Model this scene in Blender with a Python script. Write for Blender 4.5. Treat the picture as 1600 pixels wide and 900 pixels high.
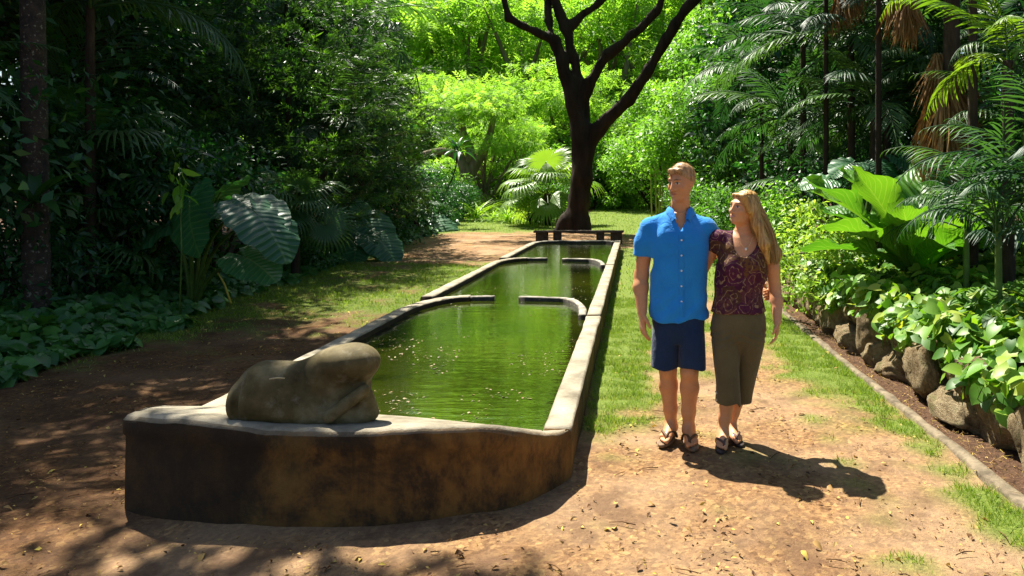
import bpy, math, random
import numpy as np
from mathutils import Vector, Matrix, Euler

for _o in list(bpy.data.objects):
    bpy.data.objects.remove(_o)
SC = bpy.context.scene
COL = SC.collection
R = math.radians

# ------------------------------------------------------------------ camera, sky, sun, exposure
EYE, FPX = 1.67, 1200.0            # eye height in metres, focal length in pixels of the 1600 px wide photograph
VX, VY = 990.0, 300.0              # where the garden axis (+Y) meets the horizon in the photograph
cam_d = bpy.data.cameras.new('camera')
cam = bpy.data.objects.new('camera', cam_d)
COL.objects.link(cam)
cam.location = (0, 0, EYE)
cam.rotation_euler = (R(90), 0, 0)
cam_d.sensor_width = 36
cam_d.lens = 36 * FPX / 1600
cam_d.shift_x = (800 - VX) / 1600
cam_d.shift_y = (VY - 450) / 1600
cam_d.clip_start = 0.05
cam_d.clip_end = 1500
SC.camera = cam

SUN_EL, SUN_AZ = R(58.5), math.atan2(-0.584, 0.812)     # azimuth measured from +Y towards +X
sun_dir = Vector((math.sin(SUN_AZ) * math.cos(SUN_EL), math.cos(SUN_AZ) * math.cos(SUN_EL), math.sin(SUN_EL)))
world = bpy.data.worlds.new('World')
SC.world = world
world.use_nodes = True
wn = world.node_tree
sky = wn.nodes.new('ShaderNodeTexSky')
sky.sky_type = 'NISHITA'
sky.sun_disc = False
sky.sun_elevation = SUN_EL
sky.sun_rotation = SUN_AZ
sky.air_density = 1.0
sky.dust_density = 1.5
wn.nodes['Background'].inputs['Strength'].default_value = 0.05
wn.links.new(sky.outputs[0], wn.nodes['Background'].inputs['Color'])
sun_d = bpy.data.lights.new('sun', 'SUN')
sun_d.energy = 5.0
sun_d.angle = R(0.5)
sun_d.color = (1.0, 0.94, 0.82)
sun = bpy.data.objects.new('sun', sun_d)
COL.objects.link(sun)
sun.rotation_euler = sun_dir.to_track_quat('Z', 'Y').to_euler()
sun.location = (-20, 20, 30)

SC.view_settings.view_transform = 'Standard'
SC.view_settings.look = 'None'
SC.view_settings.gamma = 1.0
SC.view_settings.use_curve_mapping = False
SC.view_settings.exposure = 1.65
SC.render.engine = 'CYCLES'
SC.cycles.use_denoising = True
SC.cycles.max_bounces = 7
SC.cycles.diffuse_bounces = 4
SC.cycles.glossy_bounces = 3
SC.cycles.transmission_bounces = 4
SC.cycles.transparent_max_bounces = 6
SC.cycles.caustics_reflective = False
SC.cycles.caustics_refractive = False

# ------------------------------------------------------------------ helpers: placing
def at(px, py, Y):
    return Vector(((px - VX) * Y / FPX, Y, EYE - (py - VY) * Y / FPX))

def sstep(a, b, x):
    t = np.clip((np.asarray(x, float) - a) / (b - a), 0, 1)
    return t * t * (3 - 2 * t)

def sines(seed, n=7, f=1.0):
    r = np.random.default_rng(seed)
    k = r.normal(size=(n, 3)); k /= np.linalg.norm(k, axis=1)[:, None]
    k *= f * r.uniform(.6, 1.6, (n, 1)) * 2 * math.pi
    ph = r.uniform(0, 6.28, n)
    def fn(P):
        P = np.asarray(P, float)
        s = 0
        for i in range(n):
            s = s + np.sin(P[..., 0] * k[i, 0] + P[..., 1] * k[i, 1] + P[..., 2] * k[i, 2] + ph[i])
        return s / math.sqrt(n)
    return fn

# ------------------------------------------------------------------ helpers: meshes
def mk(name, V, F, rnd=None, luv=None, mat=None, smooth=True):
    """one mesh from numpy arrays; F is an index array (m,3|4) or a list of such arrays"""
    me = bpy.data.meshes.new(name)
    V = np.ascontiguousarray(V, dtype=np.float32)
    if not isinstance(F, (list, tuple)):
        F = [F]
    F = [np.asarray(f, dtype=np.int32) for f in F if len(f)]
    loops = np.concatenate([f.ravel() for f in F])
    tot = np.concatenate([np.full(len(f), f.shape[1], np.int32) for f in F])
    start = np.concatenate([[0], np.cumsum(tot)[:-1]]).astype(np.int32)
    me.vertices.add(len(V)); me.vertices.foreach_set('co', V.ravel())
    me.loops.add(len(loops)); me.loops.foreach_set('vertex_index', loops)
    me.polygons.add(len(tot)); me.polygons.foreach_set('loop_start', start)
    me.update(calc_edges=True)
    if smooth:
        me.polygons.foreach_set('use_smooth', np.ones(len(tot), bool))
    if rnd is not None:
        a = me.attributes.new('rnd', 'FLOAT', 'POINT'); a.data.foreach_set('value', np.asarray(rnd, np.float32))
    if luv is not None:
        a = me.attributes.new('luv', 'FLOAT_VECTOR', 'POINT'); a.data.foreach_set('vector', np.asarray(luv, np.float32).ravel())
    if mat is not None:
        me.materials.append(mat)
    return me

class Acc:
    """collects pieces into one mesh"""
    def __init__(s): s.V, s.F4, s.F3, s.r, s.u, s.n = [], [], [], [], [], 0
    def add(s, V, F, rnd=0.5, luv=None):
        V = np.asarray(V, float); F = np.asarray(F)
        if F.shape[1] == 4: s.F4.append(F + s.n)
        else: s.F3.append(F + s.n)
        s.V.append(V)
        s.r.append(np.broadcast_to(np.asarray(rnd, float), (len(V),)))
        s.u.append(np.zeros((len(V), 3)) if luv is None else luv)
        s.n += len(V)
    def mesh(s, name, mat=None, smooth=True):
        F = []
        if s.F4: F.append(np.concatenate(s.F4))
        if s.F3: F.append(np.concatenate(s.F3))
        return mk(name, np.concatenate(s.V), F, np.concatenate(s.r), np.concatenate(s.u), mat, smooth)

def tube(P, rad, n=8, cap=True, wob=0, seed=0):
    P = np.asarray(P, float); m = len(P)
    rad = np.broadcast_to(np.asarray(rad, float), (m,))
    T = np.gradient(P, axis=0); T /= np.linalg.norm(T, axis=1)[:, None] + 1e-9
    ref = np.array([0, 0, 1.]) if abs(T[:, 2]).mean() < .8 else np.array([0, 1., 0])
    A = np.cross(T, ref); A /= np.linalg.norm(A, axis=1)[:, None] + 1e-9
    B = np.cross(T, A)
    th = np.linspace(0, 2 * math.pi, n, endpoint=False)
    rr = rad[:, None] * np.ones(n)
    if wob:
        rr = rr * (1 + wob * np.random.default_rng(seed).normal(size=(m, n)))
    V = P[:, None] + rr[..., None] * (A[:, None] * np.cos(th)[None, :, None] + B[:, None] * np.sin(th)[None, :, None])
    V = V.reshape(-1, 3)
    i = np.arange(m - 1)[:, None] * n; j = np.arange(n)[None]; jn = (j + 1) % n
    F = np.stack([i + j, i + jn, i + n + jn, i + n + j], -1).reshape(-1, 4)
    if cap:
        V = np.vstack([V, P[0], P[-1]])
        # caps as degenerate-free quads are not possible; close with a pair of fans folded into quads
        k = np.arange(0, n - 1, 2)
        c0 = np.stack([np.full(len(k), m * n), (k + 2) % n, k + 1, k], -1)
        c1 = np.stack([np.full(len(k), m * n + 1), (m - 1) * n + k, (m - 1) * n + k + 1, (m - 1) * n + (k + 2) % n], -1)
        F = np.vstack([F, c0, c1])
    return V, F

def curve(pts, m):
    """smooth resample of control points (Catmull-Rom), extra columns (radius) follow"""
    P = np.asarray(pts, float)
    n = len(P)
    t = np.linspace(0, n - 1, m)
    i = np.clip(t.astype(int), 0, n - 2); u = (t - i)[:, None]
    p0 = P[np.clip(i - 1, 0, n - 1)]; p1 = P[i]; p2 = P[i + 1]; p3 = P[np.clip(i + 2, 0, n - 1)]
    return .5 * (2 * p1 + (p2 - p0) * u + (2 * p0 - 5 * p1 + 4 * p2 - p3) * u ** 2 + (-p0 + 3 * p1 - 3 * p2 + p3) * u ** 3)

def leaf_t(n=3, width=.4, prof='oval', fold=.25, droop=.15, wave=0.0, waven=3):
    """leaf template along +x, length 1, normal +z, midrib row plus two edges"""
    t = np.linspace(0, 1, n + 1)
    if prof == 'oval': w = np.sin(math.pi * np.clip(t, .03, 1) ** .8)
    elif prof == 'heart': w = np.where(t < .25, .75 + t, np.cos((t - .25) / .75 * math.pi / 2) ** .8)
    elif prof == 'strap': w = np.minimum(1, (1 - t) * 3.0) * np.minimum(1, .45 + t * 2.2)
    elif prof == 'nest': w = np.clip(.22 + 1.1 * t, 0, 1) * np.minimum(1, np.sqrt(np.clip((1 - t) * 3.3, 0, 1)))
    else: w = 1 - t
    w = np.maximum(w, .02) * width / 2
    z = -droop * t ** 2
    x = t * (1 - .25 * droop * t)
    wv = wave * np.sin(t * math.pi * 2 * waven)
    V = np.zeros((n + 1, 3, 3))
    V[:, 1] = np.stack([x, 0 * t, z], -1)
    V[:, 0] = np.stack([x, w, z + fold * w + wv * w], -1)
    V[:, 2] = np.stack([x, -w, z + fold * w - wv * w], -1)
    if prof == 'heart':
        V[0, 0, 0] -= .12; V[0, 2, 0] -= .12
    i = np.arange(n)[:, None] * 3; j = np.arange(2)[None]
    F = np.stack([i + j, i + j + 3, i + j + 4, i + j + 1], -1).reshape(-1, 4)[:, ::-1]
    U = np.zeros((n + 1, 3, 3)); U[..., 0] = t[:, None]; U[..., 1] = np.array([1, 0, -1])[None]
    return V.reshape(-1, 3), F, U.reshape(-1, 3)

def diamond_t(width=.45, fold=.3):
    V = np.array([[0, 0, 0], [.45, width / 2, fold * .2], [1, 0, -.12], [.45, -width / 2, fold * .2]])
    return V, np.array([[0, 3, 2, 1]]), np.zeros((4, 3))

def spray_t(n=4, ll=.34, lw=.13):
    """compound spray: pairs of leaflets on a short axis"""
    V, F, U = [], [], []
    b = diamond_t(lw / ll, .2)[0] * ll
    for i in range(n):
        t = .12 + .8 * i / (n - 1)
        for s in (-1, 1):
            a = s * R(62 - 25 * t)
            c, d = math.cos(a), math.sin(a)
            q = b @ np.array([[c, d, 0], [-d, c, 0], [0, 0, 1]]) + [t * .8, 0, -.18 * t * t]
            F.append(np.array([0, 3, 2, 1]) + 4 * len(V)); V.append(q)
    return np.concatenate(V), np.array(F), np.zeros((4 * len(V), 3))

def inst(tmpl, pos, dirs, nrm, size, rng, rnd=None):
    """many copies of a leaf template as arrays: V, F, rnd, luv"""
    tv, tf, tu = tmpl
    x = dirs / (np.linalg.norm(dirs, axis=1)[:, None] + 1e-9)
    z = nrm - (nrm * x).sum(1)[:, None] * x
    z /= np.linalg.norm(z, axis=1)[:, None] + 1e-9
    y = np.cross(z, x)
    size = np.broadcast_to(np.asarray(size, float), (len(pos),))
    V = pos[:, None] + size[:, None, None] * (tv[None, :, 0, None] * x[:, None] + tv[None, :, 1, None] * y[:, None] + tv[None, :, 2, None] * z[:, None])
    F = (tf[None] + (np.arange(len(pos)) * len(tv))[:, None, None]).reshape(-1, tf.shape[1])
    if rnd is None: rnd = rng.random(len(pos))
    return V.reshape(-1, 3), F, np.repeat(rnd, len(tv)), np.tile(tu, (len(pos), 1))

# ------------------------------------------------------------------ helpers: scene objects
def thing(name, label, cat, loc=(0, 0, 0), rz=0, group=None, scale=1.0):
    o = bpy.data.objects.new(name, None)
    COL.objects.link(o)
    o.empty_display_size = .1
    o.location = loc; o.rotation_euler = (0, 0, rz)
    o.scale = (scale,) * 3
    o['label'] = label; o['category'] = cat
    if group: o['group'] = group
    return o

def part(name, me, parent=None, loc=(0, 0, 0), rot=(0, 0, 0), scale=1.0, kind=None, label=None):
    o = bpy.data.objects.new(name, me)
    COL.objects.link(o)
    o.parent = parent
    o.location = loc; o.rotation_euler = rot
    o.scale = scale if isinstance(scale, (tuple, list)) else (scale,) * 3
    if kind: o['kind'] = kind
    if label: o['label'] = label
    return o

def single(name, me, label, cat, loc=(0, 0, 0), rz=0, group=None, kind=None):
    o = part(name, me, None, loc, (0, 0, rz))
    o['label'] = label; o['category'] = cat
    if group: o['group'] = group
    if kind: o['kind'] = kind
    return o

# ------------------------------------------------------------------ helpers: materials
def newmat(name):
    m = bpy.data.materials.new(name); m.use_nodes = True
    nt = m.node_tree
    return m, nt, nt.nodes['Principled BSDF'], nt.nodes['Material Output']

def ramp(nt, src, stops):
    r = nt.nodes.new('ShaderNodeValToRGB')
    e = r.color_ramp.elements
    while len(e) < len(stops): e.new(.5)
    for q, (p, c) in zip(e, stops):
        q.position = p; q.color = (*c, 1) if len(c) == 3 else c
    nt.links.new(src, r.inputs[0])
    return r.outputs[0]

def noise(nt, scale, detail=3, coord='Object', rough=.55, dist=0.0, mapscale=None):
    tc = nt.nodes.new('ShaderNodeTexCoord')
    n = nt.nodes.new('ShaderNodeTexNoise')
    n.inputs['Scale'].default_value = scale; n.inputs['Detail'].default_value = detail
    n.inputs['Roughness'].default_value = rough; n.inputs['Distortion'].default_value = dist
    src = tc.outputs[coord]
    if mapscale:
        mp = nt.nodes.new('ShaderNodeMapping'); mp.inputs['Scale'].default_value = mapscale
        nt.links.new(src, mp.inputs[0]); src = mp.outputs[0]
    nt.links.new(src, n.inputs['Vector'])
    return n.outputs['Fac']

def mixc(nt, f, a, b, mode='MIX'):
    n = nt.nodes.new('ShaderNodeMix'); n.data_type = 'RGBA'; n.blend_type = mode
    for s, v in ((n.inputs[0], f), (n.inputs[6], a), (n.inputs[7], b)):
        if isinstance(v, (int, float)): s.default_value = v
        elif isinstance(v, tuple): s.default_value = (*v, 1)
        else: nt.links.new(v, s)
    return n.outputs[2]

def bump(nt, bs, h, strength=.4, dist=.02):
    b = nt.nodes.new('ShaderNodeBump')
    b.inputs['Strength'].default_value = strength; b.inputs['Distance'].default_value = dist
    nt.links.new(h, b.inputs['Height']); nt.links.new(b.outputs[0], bs.inputs['Normal'])

def attr(nt, name, out='Fac'):
    a = nt.nodes.new('ShaderNodeAttribute'); a.attribute_name = name
    return a.outputs[out]

def leafmat(name, cols, rough=.45, trans=.35, tcol=None, spec=.4, obj_random=False, veins=0, streak=0):
    """foliage: glossy upper surface mixed with light passing through the blade"""
    m, nt, bs, out = newmat(name)
    if obj_random:
        oi = nt.nodes.new('ShaderNodeObjectInfo'); src = oi.outputs['Random']
    else:
        src = attr(nt, 'rnd')
    n = len(cols)
    c = ramp(nt, src, [(i / max(1, n - 1), q) for i, q in enumerate(cols)])
    if veins:
        uv = attr(nt, 'luv', 'Vector')
        sp = nt.nodes.new('ShaderNodeSeparateXYZ'); nt.links.new(uv, sp.inputs[0])
        ab = nt.nodes.new('ShaderNodeMath'); ab.operation = 'ABSOLUTE'; nt.links.new(sp.outputs[1], ab.inputs[0])
        ma = nt.nodes.new('ShaderNodeMath'); ma.operation = 'MULTIPLY_ADD'
        nt.links.new(ab.outputs[0], ma.inputs[0]); ma.inputs[1].default_value = -.22; nt.links.new(sp.outputs[0], ma.inputs[2])
        w = nt.nodes.new('ShaderNodeMath'); w.operation = 'MULTIPLY'; nt.links.new(ma.outputs[0], w.inputs[0]); w.inputs[1].default_value = veins * 6.283
        sn = nt.nodes.new('ShaderNodeMath'); sn.operation = 'SINE'; nt.links.new(w.outputs[0], sn.inputs[0])
        v1 = ramp(nt, sn.outputs[0], [(.85, (0, 0, 0)), (.99, (1, 1, 1))])
        v2 = ramp(nt, ab.outputs[0], [(.015, (1, 1, 1)), (.05, (0, 0, 0))])
        vv = mixc(nt, 1.0, v1, v2, 'LIGHTEN')
        light = mixc(nt, .16, c, (.45, .55, .22))
        c = mixc(nt, vv, c, light)
        bump(nt, bs, sn.outputs[0], .5, .008)
    nt.links.new(c, bs.inputs['Base Color'])
    bs.inputs['Roughness'].default_value = rough
    bs.inputs['Specular IOR Level'].default_value = spec
    if trans > 0:
        tr = nt.nodes.new('ShaderNodeBsdfTranslucent')
        tc = mixc(nt, 1.0, c, tcol or (1.9, 1.9, .8), 'MULTIPLY')
        nt.links.new(tc, tr.inputs['Color'])
        mx = nt.nodes.new('ShaderNodeMixShader'); mx.inputs[0].default_value = trans
        nt.links.new(bs.outputs[0], mx.inputs[1]); nt.links.new(tr.outputs[0], mx.inputs[2])
        nt.links.new(mx.outputs[0], out.inputs['Surface'])
    return m

def barkmat(name, a, b, scale=6, bs_=.8):
    m, nt, bs, out = newmat(name)
    n = noise(nt, scale, 6, mapscale=(1, 1, .25), rough=.65)
    nt.links.new(ramp(nt, n, [(.3, a), (.7, b)]), bs.inputs['Base Color'])
    bs.inputs['Roughness'].default_value = .9
    bs.inputs['Specular IOR Level'].default_value = .15
    bump(nt, bs, n, bs_, .05)
    return m

def flatmat(name, col, rough=.6, nscale=None, var=.25, bmp=0, spec=.3, bscale=None):
    m, nt, bs, out = newmat(name)
    if nscale:
        n = noise(nt, nscale, 5)
        nt.links.new(ramp(nt, n, [(.3, tuple(c * (1 - var) for c in col)), (.7, tuple(min(1, c * (1 + var)) for c in col))]), bs.inputs['Base Color'])
        if bmp: bump(nt, bs, noise(nt, bscale, 6) if bscale else n, bmp, .01)
    else:
        bs.inputs['Base Color'].default_value = (*col, 1)
    bs.inputs['Roughness'].default_value = rough
    bs.inputs['Specular IOR Level'].default_value = spec
    return m

# ------------------------------------------------------------------ helpers: implicit surfaces (bodies, stone figure, big trunk)
class Field:
    def __init__(s, lo, hi, h):
        s.lo = np.array(lo, float); s.h = h
        s.n = np.ceil((np.array(hi) - s.lo) / h).astype(int) + 1
        s.D = np.full(s.n, 1.0, np.float32)
        s.ax = [s.lo[i] + h * np.arange(s.n[i]) for i in range(3)]
    def box(s, a, b, m):
        i0 = np.clip(np.floor((np.minimum(a, b) - m - s.lo) / s.h).astype(int), 0, s.n)
        i1 = np.clip(np.ceil((np.maximum(a, b) + m - s.lo) / s.h).astype(int) + 1, 0, s.n)
        sl = tuple(slice(i0[k], i1[k]) for k in range(3))
        X = s.ax[0][sl[0]][:, None, None]; Y = s.ax[1][sl[1]][None, :, None]; Z = s.ax[2][sl[2]][None, None]
        return sl, X, Y, Z
    def put(s, sl, d, k, op='add'):
        D = s.D[sl]
        if op == 'add':
            if k > 0:
                h = np.clip(.5 + .5 * (D - d) / k, 0, 1)
                s.D[sl] = D + (d - D) * h - k * h * (1 - h)
            else: s.D[sl] = np.minimum(D, d)
        else:                                   # smooth subtraction
            d = -d
            if k > 0:
                h = np.clip(.5 - .5 * (D - d) / k, 0, 1)
                s.D[sl] = D + (d - D) * h + k * h * (1 - h)
            else: s.D[sl] = np.maximum(D, d)
    def rc(s, a, b, ra, rb=None, k=.02, sc=(1, 1, 1), op='add'):
        rb = ra if rb is None else rb
        a = np.array(a, float); b = np.array(b, float)
        m = max(ra, rb) * max(sc) + k * 1.2 + 3 * s.h
        sl, X, Y, Z = s.box(a, b, m)
        ba = b - a; L = (ba ** 2).sum() + 1e-12
        t = np.clip(((X - a[0]) * ba[0] + (Y - a[1]) * ba[1] + (Z - a[2]) * ba[2]) / L, 0, 1)
        d = np.sqrt(((X - a[0] - t * ba[0]) / sc[0]) ** 2 + ((Y - a[1] - t * ba[1]) / sc[1]) ** 2 + ((Z - a[2] - t * ba[2]) / sc[2]) ** 2) - (ra + (rb - ra) * t)
        s.put(sl, d * min(sc), k, op)
    def chain(s, pts, rad, k=.02, **kw):
        for i in range(len(pts) - 1): s.rc(pts[i], pts[i + 1], rad[i], rad[i + 1], k, **kw)
    def el(s, c, r, k=.02, M=None, op='add'):
        c = np.array(c, float); r = np.array(r, float)
        m = r.max() + k * 1.2 + 3 * s.h
        sl, X, Y, Z = s.box(c, c, m)
        dx, dy, dz = X - c[0], Y - c[1], Z - c[2]
        if M is not None:                        # M columns = ellipsoid axes
            dx, dy, dz = (dx * M[0, i] + dy * M[1, i] + dz * M[2, i] for i in range(3))
        q = np.sqrt((dx / r[0]) ** 2 + (dy / r[1]) ** 2 + (dz / r[2]) ** 2)
        s.put(sl, (q - 1) * r.min(), k, op)
    def loft(s, st, k=.02, p=2.0):
        """stations (z, cx, cy, rx, ry)"""
        st = np.array(st, float); st = st[np.argsort(st[:, 0])]
        a = np.array([(st[:, 1] - st[:, 3]).min(), (st[:, 2] - st[:, 4]).min(), st[0, 0]])
        b = np.array([(st[:, 1] + st[:, 3]).max(), (st[:, 2] + st[:, 4]).max(), st[-1, 0]])
        sl, X, Y, Z = s.box(a, b, k * 1.2 + 3 * s.h)
        z = Z[0, 0]
        zz = np.interp(z, st[:, 0], np.arange(len(st)))
        cs = curve(st[:, 1:], 60); tt = np.linspace(0, len(st) - 1, 60)
        cx, cy, rx, ry = (np.interp(zz, tt, cs[:, i])[None, None] for i in range(4))
        q = (np.abs((X - cx) / rx) ** p + np.abs((Y - cy) / ry) ** p) ** (1 / p)
        d = (q - 1) * np.minimum(rx, ry)
        d = np.maximum(d, np.maximum(st[0, 0] - Z, Z - st[-1, 0]))
        s.put(sl, d, k)
    def cut(s, pt, nrm, k=0, rad=None):
        """remove everything on the side nrm points to (inside rad of pt)"""
        nrm = np.array(nrm, float); nrm /= np.linalg.norm(nrm)
        X = s.ax[0][:, None, None]; Y = s.ax[1][None, :, None]; Z = s.ax[2][None, None]
        d = (X - pt[0]) * nrm[0] + (Y - pt[1]) * nrm[1] + (Z - pt[2]) * nrm[2]
        d = d + 0 * s.D
        if rad is not None:
            q = np.sqrt((X - pt[0]) ** 2 + (Y - pt[1]) ** 2 + (Z - pt[2]) ** 2) - rad
            d = np.minimum(d, -q)
        s.D = np.maximum(s.D, d).astype(np.float32)
    def wrinkle(s, fn, amp):
        msk = np.abs(s.D) < .06
        i = np.argwhere(msk)
        P = s.lo + i * s.h
        s.D[msk] += (amp(P) if callable(amp) else amp) * fn(P)
    def surf(s):
        D = s.D; h = s.h
        ins = D < 0
        c = [(0, 0, 0), (1, 0, 0), (0, 1, 0), (1, 1, 0), (0, 0, 1), (1, 0, 1), (0, 1, 1), (1, 1, 1)]
        nx, ny, nz = D.shape
        cnt = np.zeros((nx - 1, ny - 1, nz - 1), np.int8)
        for a in c: cnt += ins[a[0]:nx - 1 + a[0], a[1]:ny - 1 + a[1], a[2]:nz - 1 + a[2]]
        idx = np.argwhere((cnt > 0) & (cnt < 8))
        val = np.stack([D[idx[:, 0] + a[0], idx[:, 1] + a[1], idx[:, 2] + a[2]] for a in c], 1).astype(float)
        ca = np.array(c, float)
        acc = np.zeros((len(idx), 3)); num = np.zeros(len(idx))
        for i in range(8):
            for j in range(i + 1, 8):
                if np.abs(ca[i] - ca[j]).sum() != 1: continue
                m = (val[:, i] < 0) != (val[:, j] < 0)
                t = val[m, i] / (val[m, i] - val[m, j])
                acc[m] += ca[i] + t[:, None] * (ca[j] - ca[i]); num[m] += 1
        V = s.lo + h * (idx + acc / num[:, None])
        lut = np.full(cnt.shape, -1, np.int32); lut[tuple(idx.T)] = np.arange(len(idx))
        Fs = []
        for ax in range(3):
            a = [slice(None)] * 3; b = [slice(None)] * 3
            a[ax] = slice(0, -1); b[ax] = slice(1, None)
            e = np.argwhere(ins[tuple(a)] != ins[tuple(b)])
            o1, o2 = [(1, 2), (2, 0), (0, 1)][ax]
            ok = (e[:, o1] > 0) & (e[:, o2] > 0) & (e[:, o1] < lut.shape[o1]) & (e[:, o2] < lut.shape[o2])
            e = e[ok]
            fl = ins[tuple(e.T)]
            d1 = np.zeros(3, int); d1[o1] = 1; d2 = np.zeros(3, int); d2[o2] = 1
            q = np.stack([lut[tuple((e - d1 - d2).T)], lut[tuple((e - d2).T)], lut[tuple(e.T)], lut[tuple((e - d1).T)]], 1)
            q[~fl] = q[~fl][:, ::-1]
            Fs.append(q)
        return V, np.concatenate(Fs)
    def mesh(s, name, mat, paint=None, relax=1):
        V, F = s.surf()
        for _ in range(relax):                   # light smoothing of the voxel steps
            A = np.zeros_like(V); N = np.zeros(len(V))
            for i in range(4):
                np.add.at(A, F[:, i], V[F[:, (i + 1) % 4]] + V[F[:, (i + 3) % 4]]); np.add.at(N, F[:, i], 2)
            V = .5 * V + .5 * A / np.maximum(N, 1)[:, None]
        return mk(name, V, F, None, paint(V) if paint else None, mat)

# ================================================================== SETTING: ground
EDGE_L = np.array([(2, -5.5), (7.2, -5.9), (8.7, -6.1), (11.8, -6.6), (18.2, -7.2), (27, -7.35), (33, -7.9), (38, -8.6), (42, -4), (46, -2.5), (300, -2.5)])
EDGE_R = np.array([(0, 2.45), (13, 2.5), (24, 2.3), (36, 2.2), (52, 3.0), (62, 8), (300, 14)])
def edge_l(Y): return np.interp(Y, EDGE_L[:, 0], EDGE_L[:, 1])
def edge_r(Y): return np.interp(Y, EDGE_R[:, 0], EDGE_R[:, 1])

def hz(X, Y):
    X = np.asarray(X, float); Y = np.asarray(Y, float)
    z = -.08 * sstep(-.5, -2.9, X) * sstep(26, 14, Y)
    z = z + .018 * np.clip(Y - 20, 0, 50)
    z = z + .25 * sstep(0, 6, edge_l(Y) - X)
    z = z + .3 * sstep(0, 5, X - edge_r(Y)) * sstep(9, 14, Y)
    return z
def hz1(X, Y): return float(hz(X, Y))

_n1, _n2, _n3 = sines(11, 9, .35), sines(12, 9, 1.1), sines(13, 9, 3.0)
def grass_w(X, Y):
    P = np.stack([X, Y, 0 * X], -1)
    n = .5 * _n1(P) + .55 * _n2(P) + .5 * _n3(P)
    w = np.zeros_like(X)
    right = X > -.36
    g = np.interp(Y, [0, 4.2, 5.6, 7, 8.5, 24, 26], [-1.15, -.8, -.45, -.2, .1, .6, .3])
    g = g + 1.35 * np.exp(-((X + .12) / .50) ** 2) * sstep(5.0, 5.9, Y) + 1.0 * np.exp(-((X - 1.85) / .22) ** 2) + .8 * sstep(1.0, 1.7, X) * sstep(5.5, 8, Y) - 1.2 * sstep(2.06, 2.14, X)
    w = np.where(right, g + .62 * n, w)
    gl = np.interp(Y, [0, 7.5, 9, 12, 17, 20, 27, 30], [-1.7, -1.3, -.2, .8, .9, -.5, -.8, .2])
    gl = gl + .9 * np.exp(-((X - edge_l(Y) - .3) / .45) ** 2)
    w = np.where(~right, gl + .6 * n, w)
    far = sstep(27, 31, Y)
    w = w * (1 - far) + far * (1.3 + .35 * n)
    bench = np.exp(-(((X + .9) / 3.4) ** 2 + ((Y - 25) / 3.2) ** 2))
    w = w - 2.0 * bench
    return sstep(-.45, .95, w)

def axis(parts):
    out = []
    for a, b, n in parts: out.append(np.linspace(a, b, n, endpoint=False))
    return np.concatenate(out + [[parts[-1][1]]])
gx = axis([(-260, -40, 10), (-40, -9, 26), (-9, -6, 30), (-6, 2.6, 150), (2.6, 9, 26), (9, 40, 22), (40, 260, 10)])
gy = axis([(-60, 0, 12), (0, 3, 18), (3, 10, 120), (10, 20, 90), (20, 34, 70), (34, 70, 50), (70, 420, 24)])
GX, GY = np.meshgrid(gx, gy, indexing='ij')
GZ = hz(GX, GY) + .006 * _n3(np.stack([GX, GY, 0 * GX], -1)) * (np.abs(GX) < 9) + .012 * _n2(np.stack([GX * .8, GY * .8, 0 * GX], -1)) * (np.abs(GX) < 9)
nx_, ny_ = GX.shape
ii = (np.arange(nx_ - 1)[:, None] * ny_ + np.arange(ny_ - 1)[None])
GF = np.stack([ii, ii + ny_, ii + ny_ + 1, ii + 1], -1).reshape(-1, 4)
gw = grass_w(GX, GY)
soil = np.maximum(sstep(-.05, .25, edge_l(GY) - GX), np.maximum(sstep(2.05, 2.12, GX) * (GY < 14), sstep(-.1, .3, GX - edge_r(GY))))
gw = gw * (1 - soil)

m_ground, nt, bs, out = newmat('ground_litter')
fine = noise(nt, 42, 6, rough=.75)
mid = noise(nt, 5.5, 5)
big = noise(nt, .9, 3)
vor = nt.nodes.new('ShaderNodeTexVoronoi'); vor.inputs['Scale'].default_value = 38
tc_ = nt.nodes.new('ShaderNodeTexCoord'); nt.links.new(tc_.outputs['Object'], vor.inputs['Vector'])
dirt = ramp(nt, fine, [(.30, (.055, .03, .016)), (.44, (.19, .11, .06)), (.56, (.34, .22, .12)), (.70, (.56, .42, .22))])
chips = ramp(nt, vor.outputs['Color'], [(.1, (.05, .028, .018)), (.4, (.22, .14, .085)), (.7, (.36, .25, .14)), (.97, (.60, .48, .24))])
dirt = mixc(nt, .55, dirt, chips)
dirt = mixc(nt, 1.0, dirt, (.90, .77, .60), 'MULTIPLY')
dirt = mixc(nt, ramp(nt, mid, [(.4, (0, 0, 0)), (.7, (.55, .55, .55))]), dirt, (.20, .125, .07))
dirt = mixc(nt, ramp(nt, big, [(.42, (0, 0, 0)), (.62, (.5, .5, .5))]), dirt, (.36, .25, .15))
dirt = mixc(nt, ramp(nt, noise(nt, 2.1, 5, rough=.7), [(.36, (.75, .75, .75)), (.5, (0, 0, 0))]), dirt, (.13, .075, .042))
grassc = ramp(nt, fine, [(.3, (.05, .075, .012)), (.55, (.13, .18, .03)), (.75, (.24, .27, .06))])
gcol = mixc(nt, attr(nt, 'rnd'), dirt, grassc)
soilc = ramp(nt, fine, [(.3, (.02, .012, .007)), (.6, (.11, .06, .035)), (.8, (.25, .15, .09))])
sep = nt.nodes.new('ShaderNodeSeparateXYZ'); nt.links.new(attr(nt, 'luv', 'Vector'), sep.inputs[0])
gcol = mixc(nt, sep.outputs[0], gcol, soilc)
gcol = mixc(nt, sep.outputs[1], gcol, mixc(nt, 1.0, gcol, (.50, .44, .40), 'MULTIPLY'))  # tree shade painted into the ground colour left of the pool
nt.links.new(gcol, bs.inputs['Base Color'])
bs.inputs['Roughness'].default_value = .92
bs.inputs['Specular IOR Level'].default_value = .12
hsum = nt.nodes.new('ShaderNodeMath'); hsum.operation = 'ADD'
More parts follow.
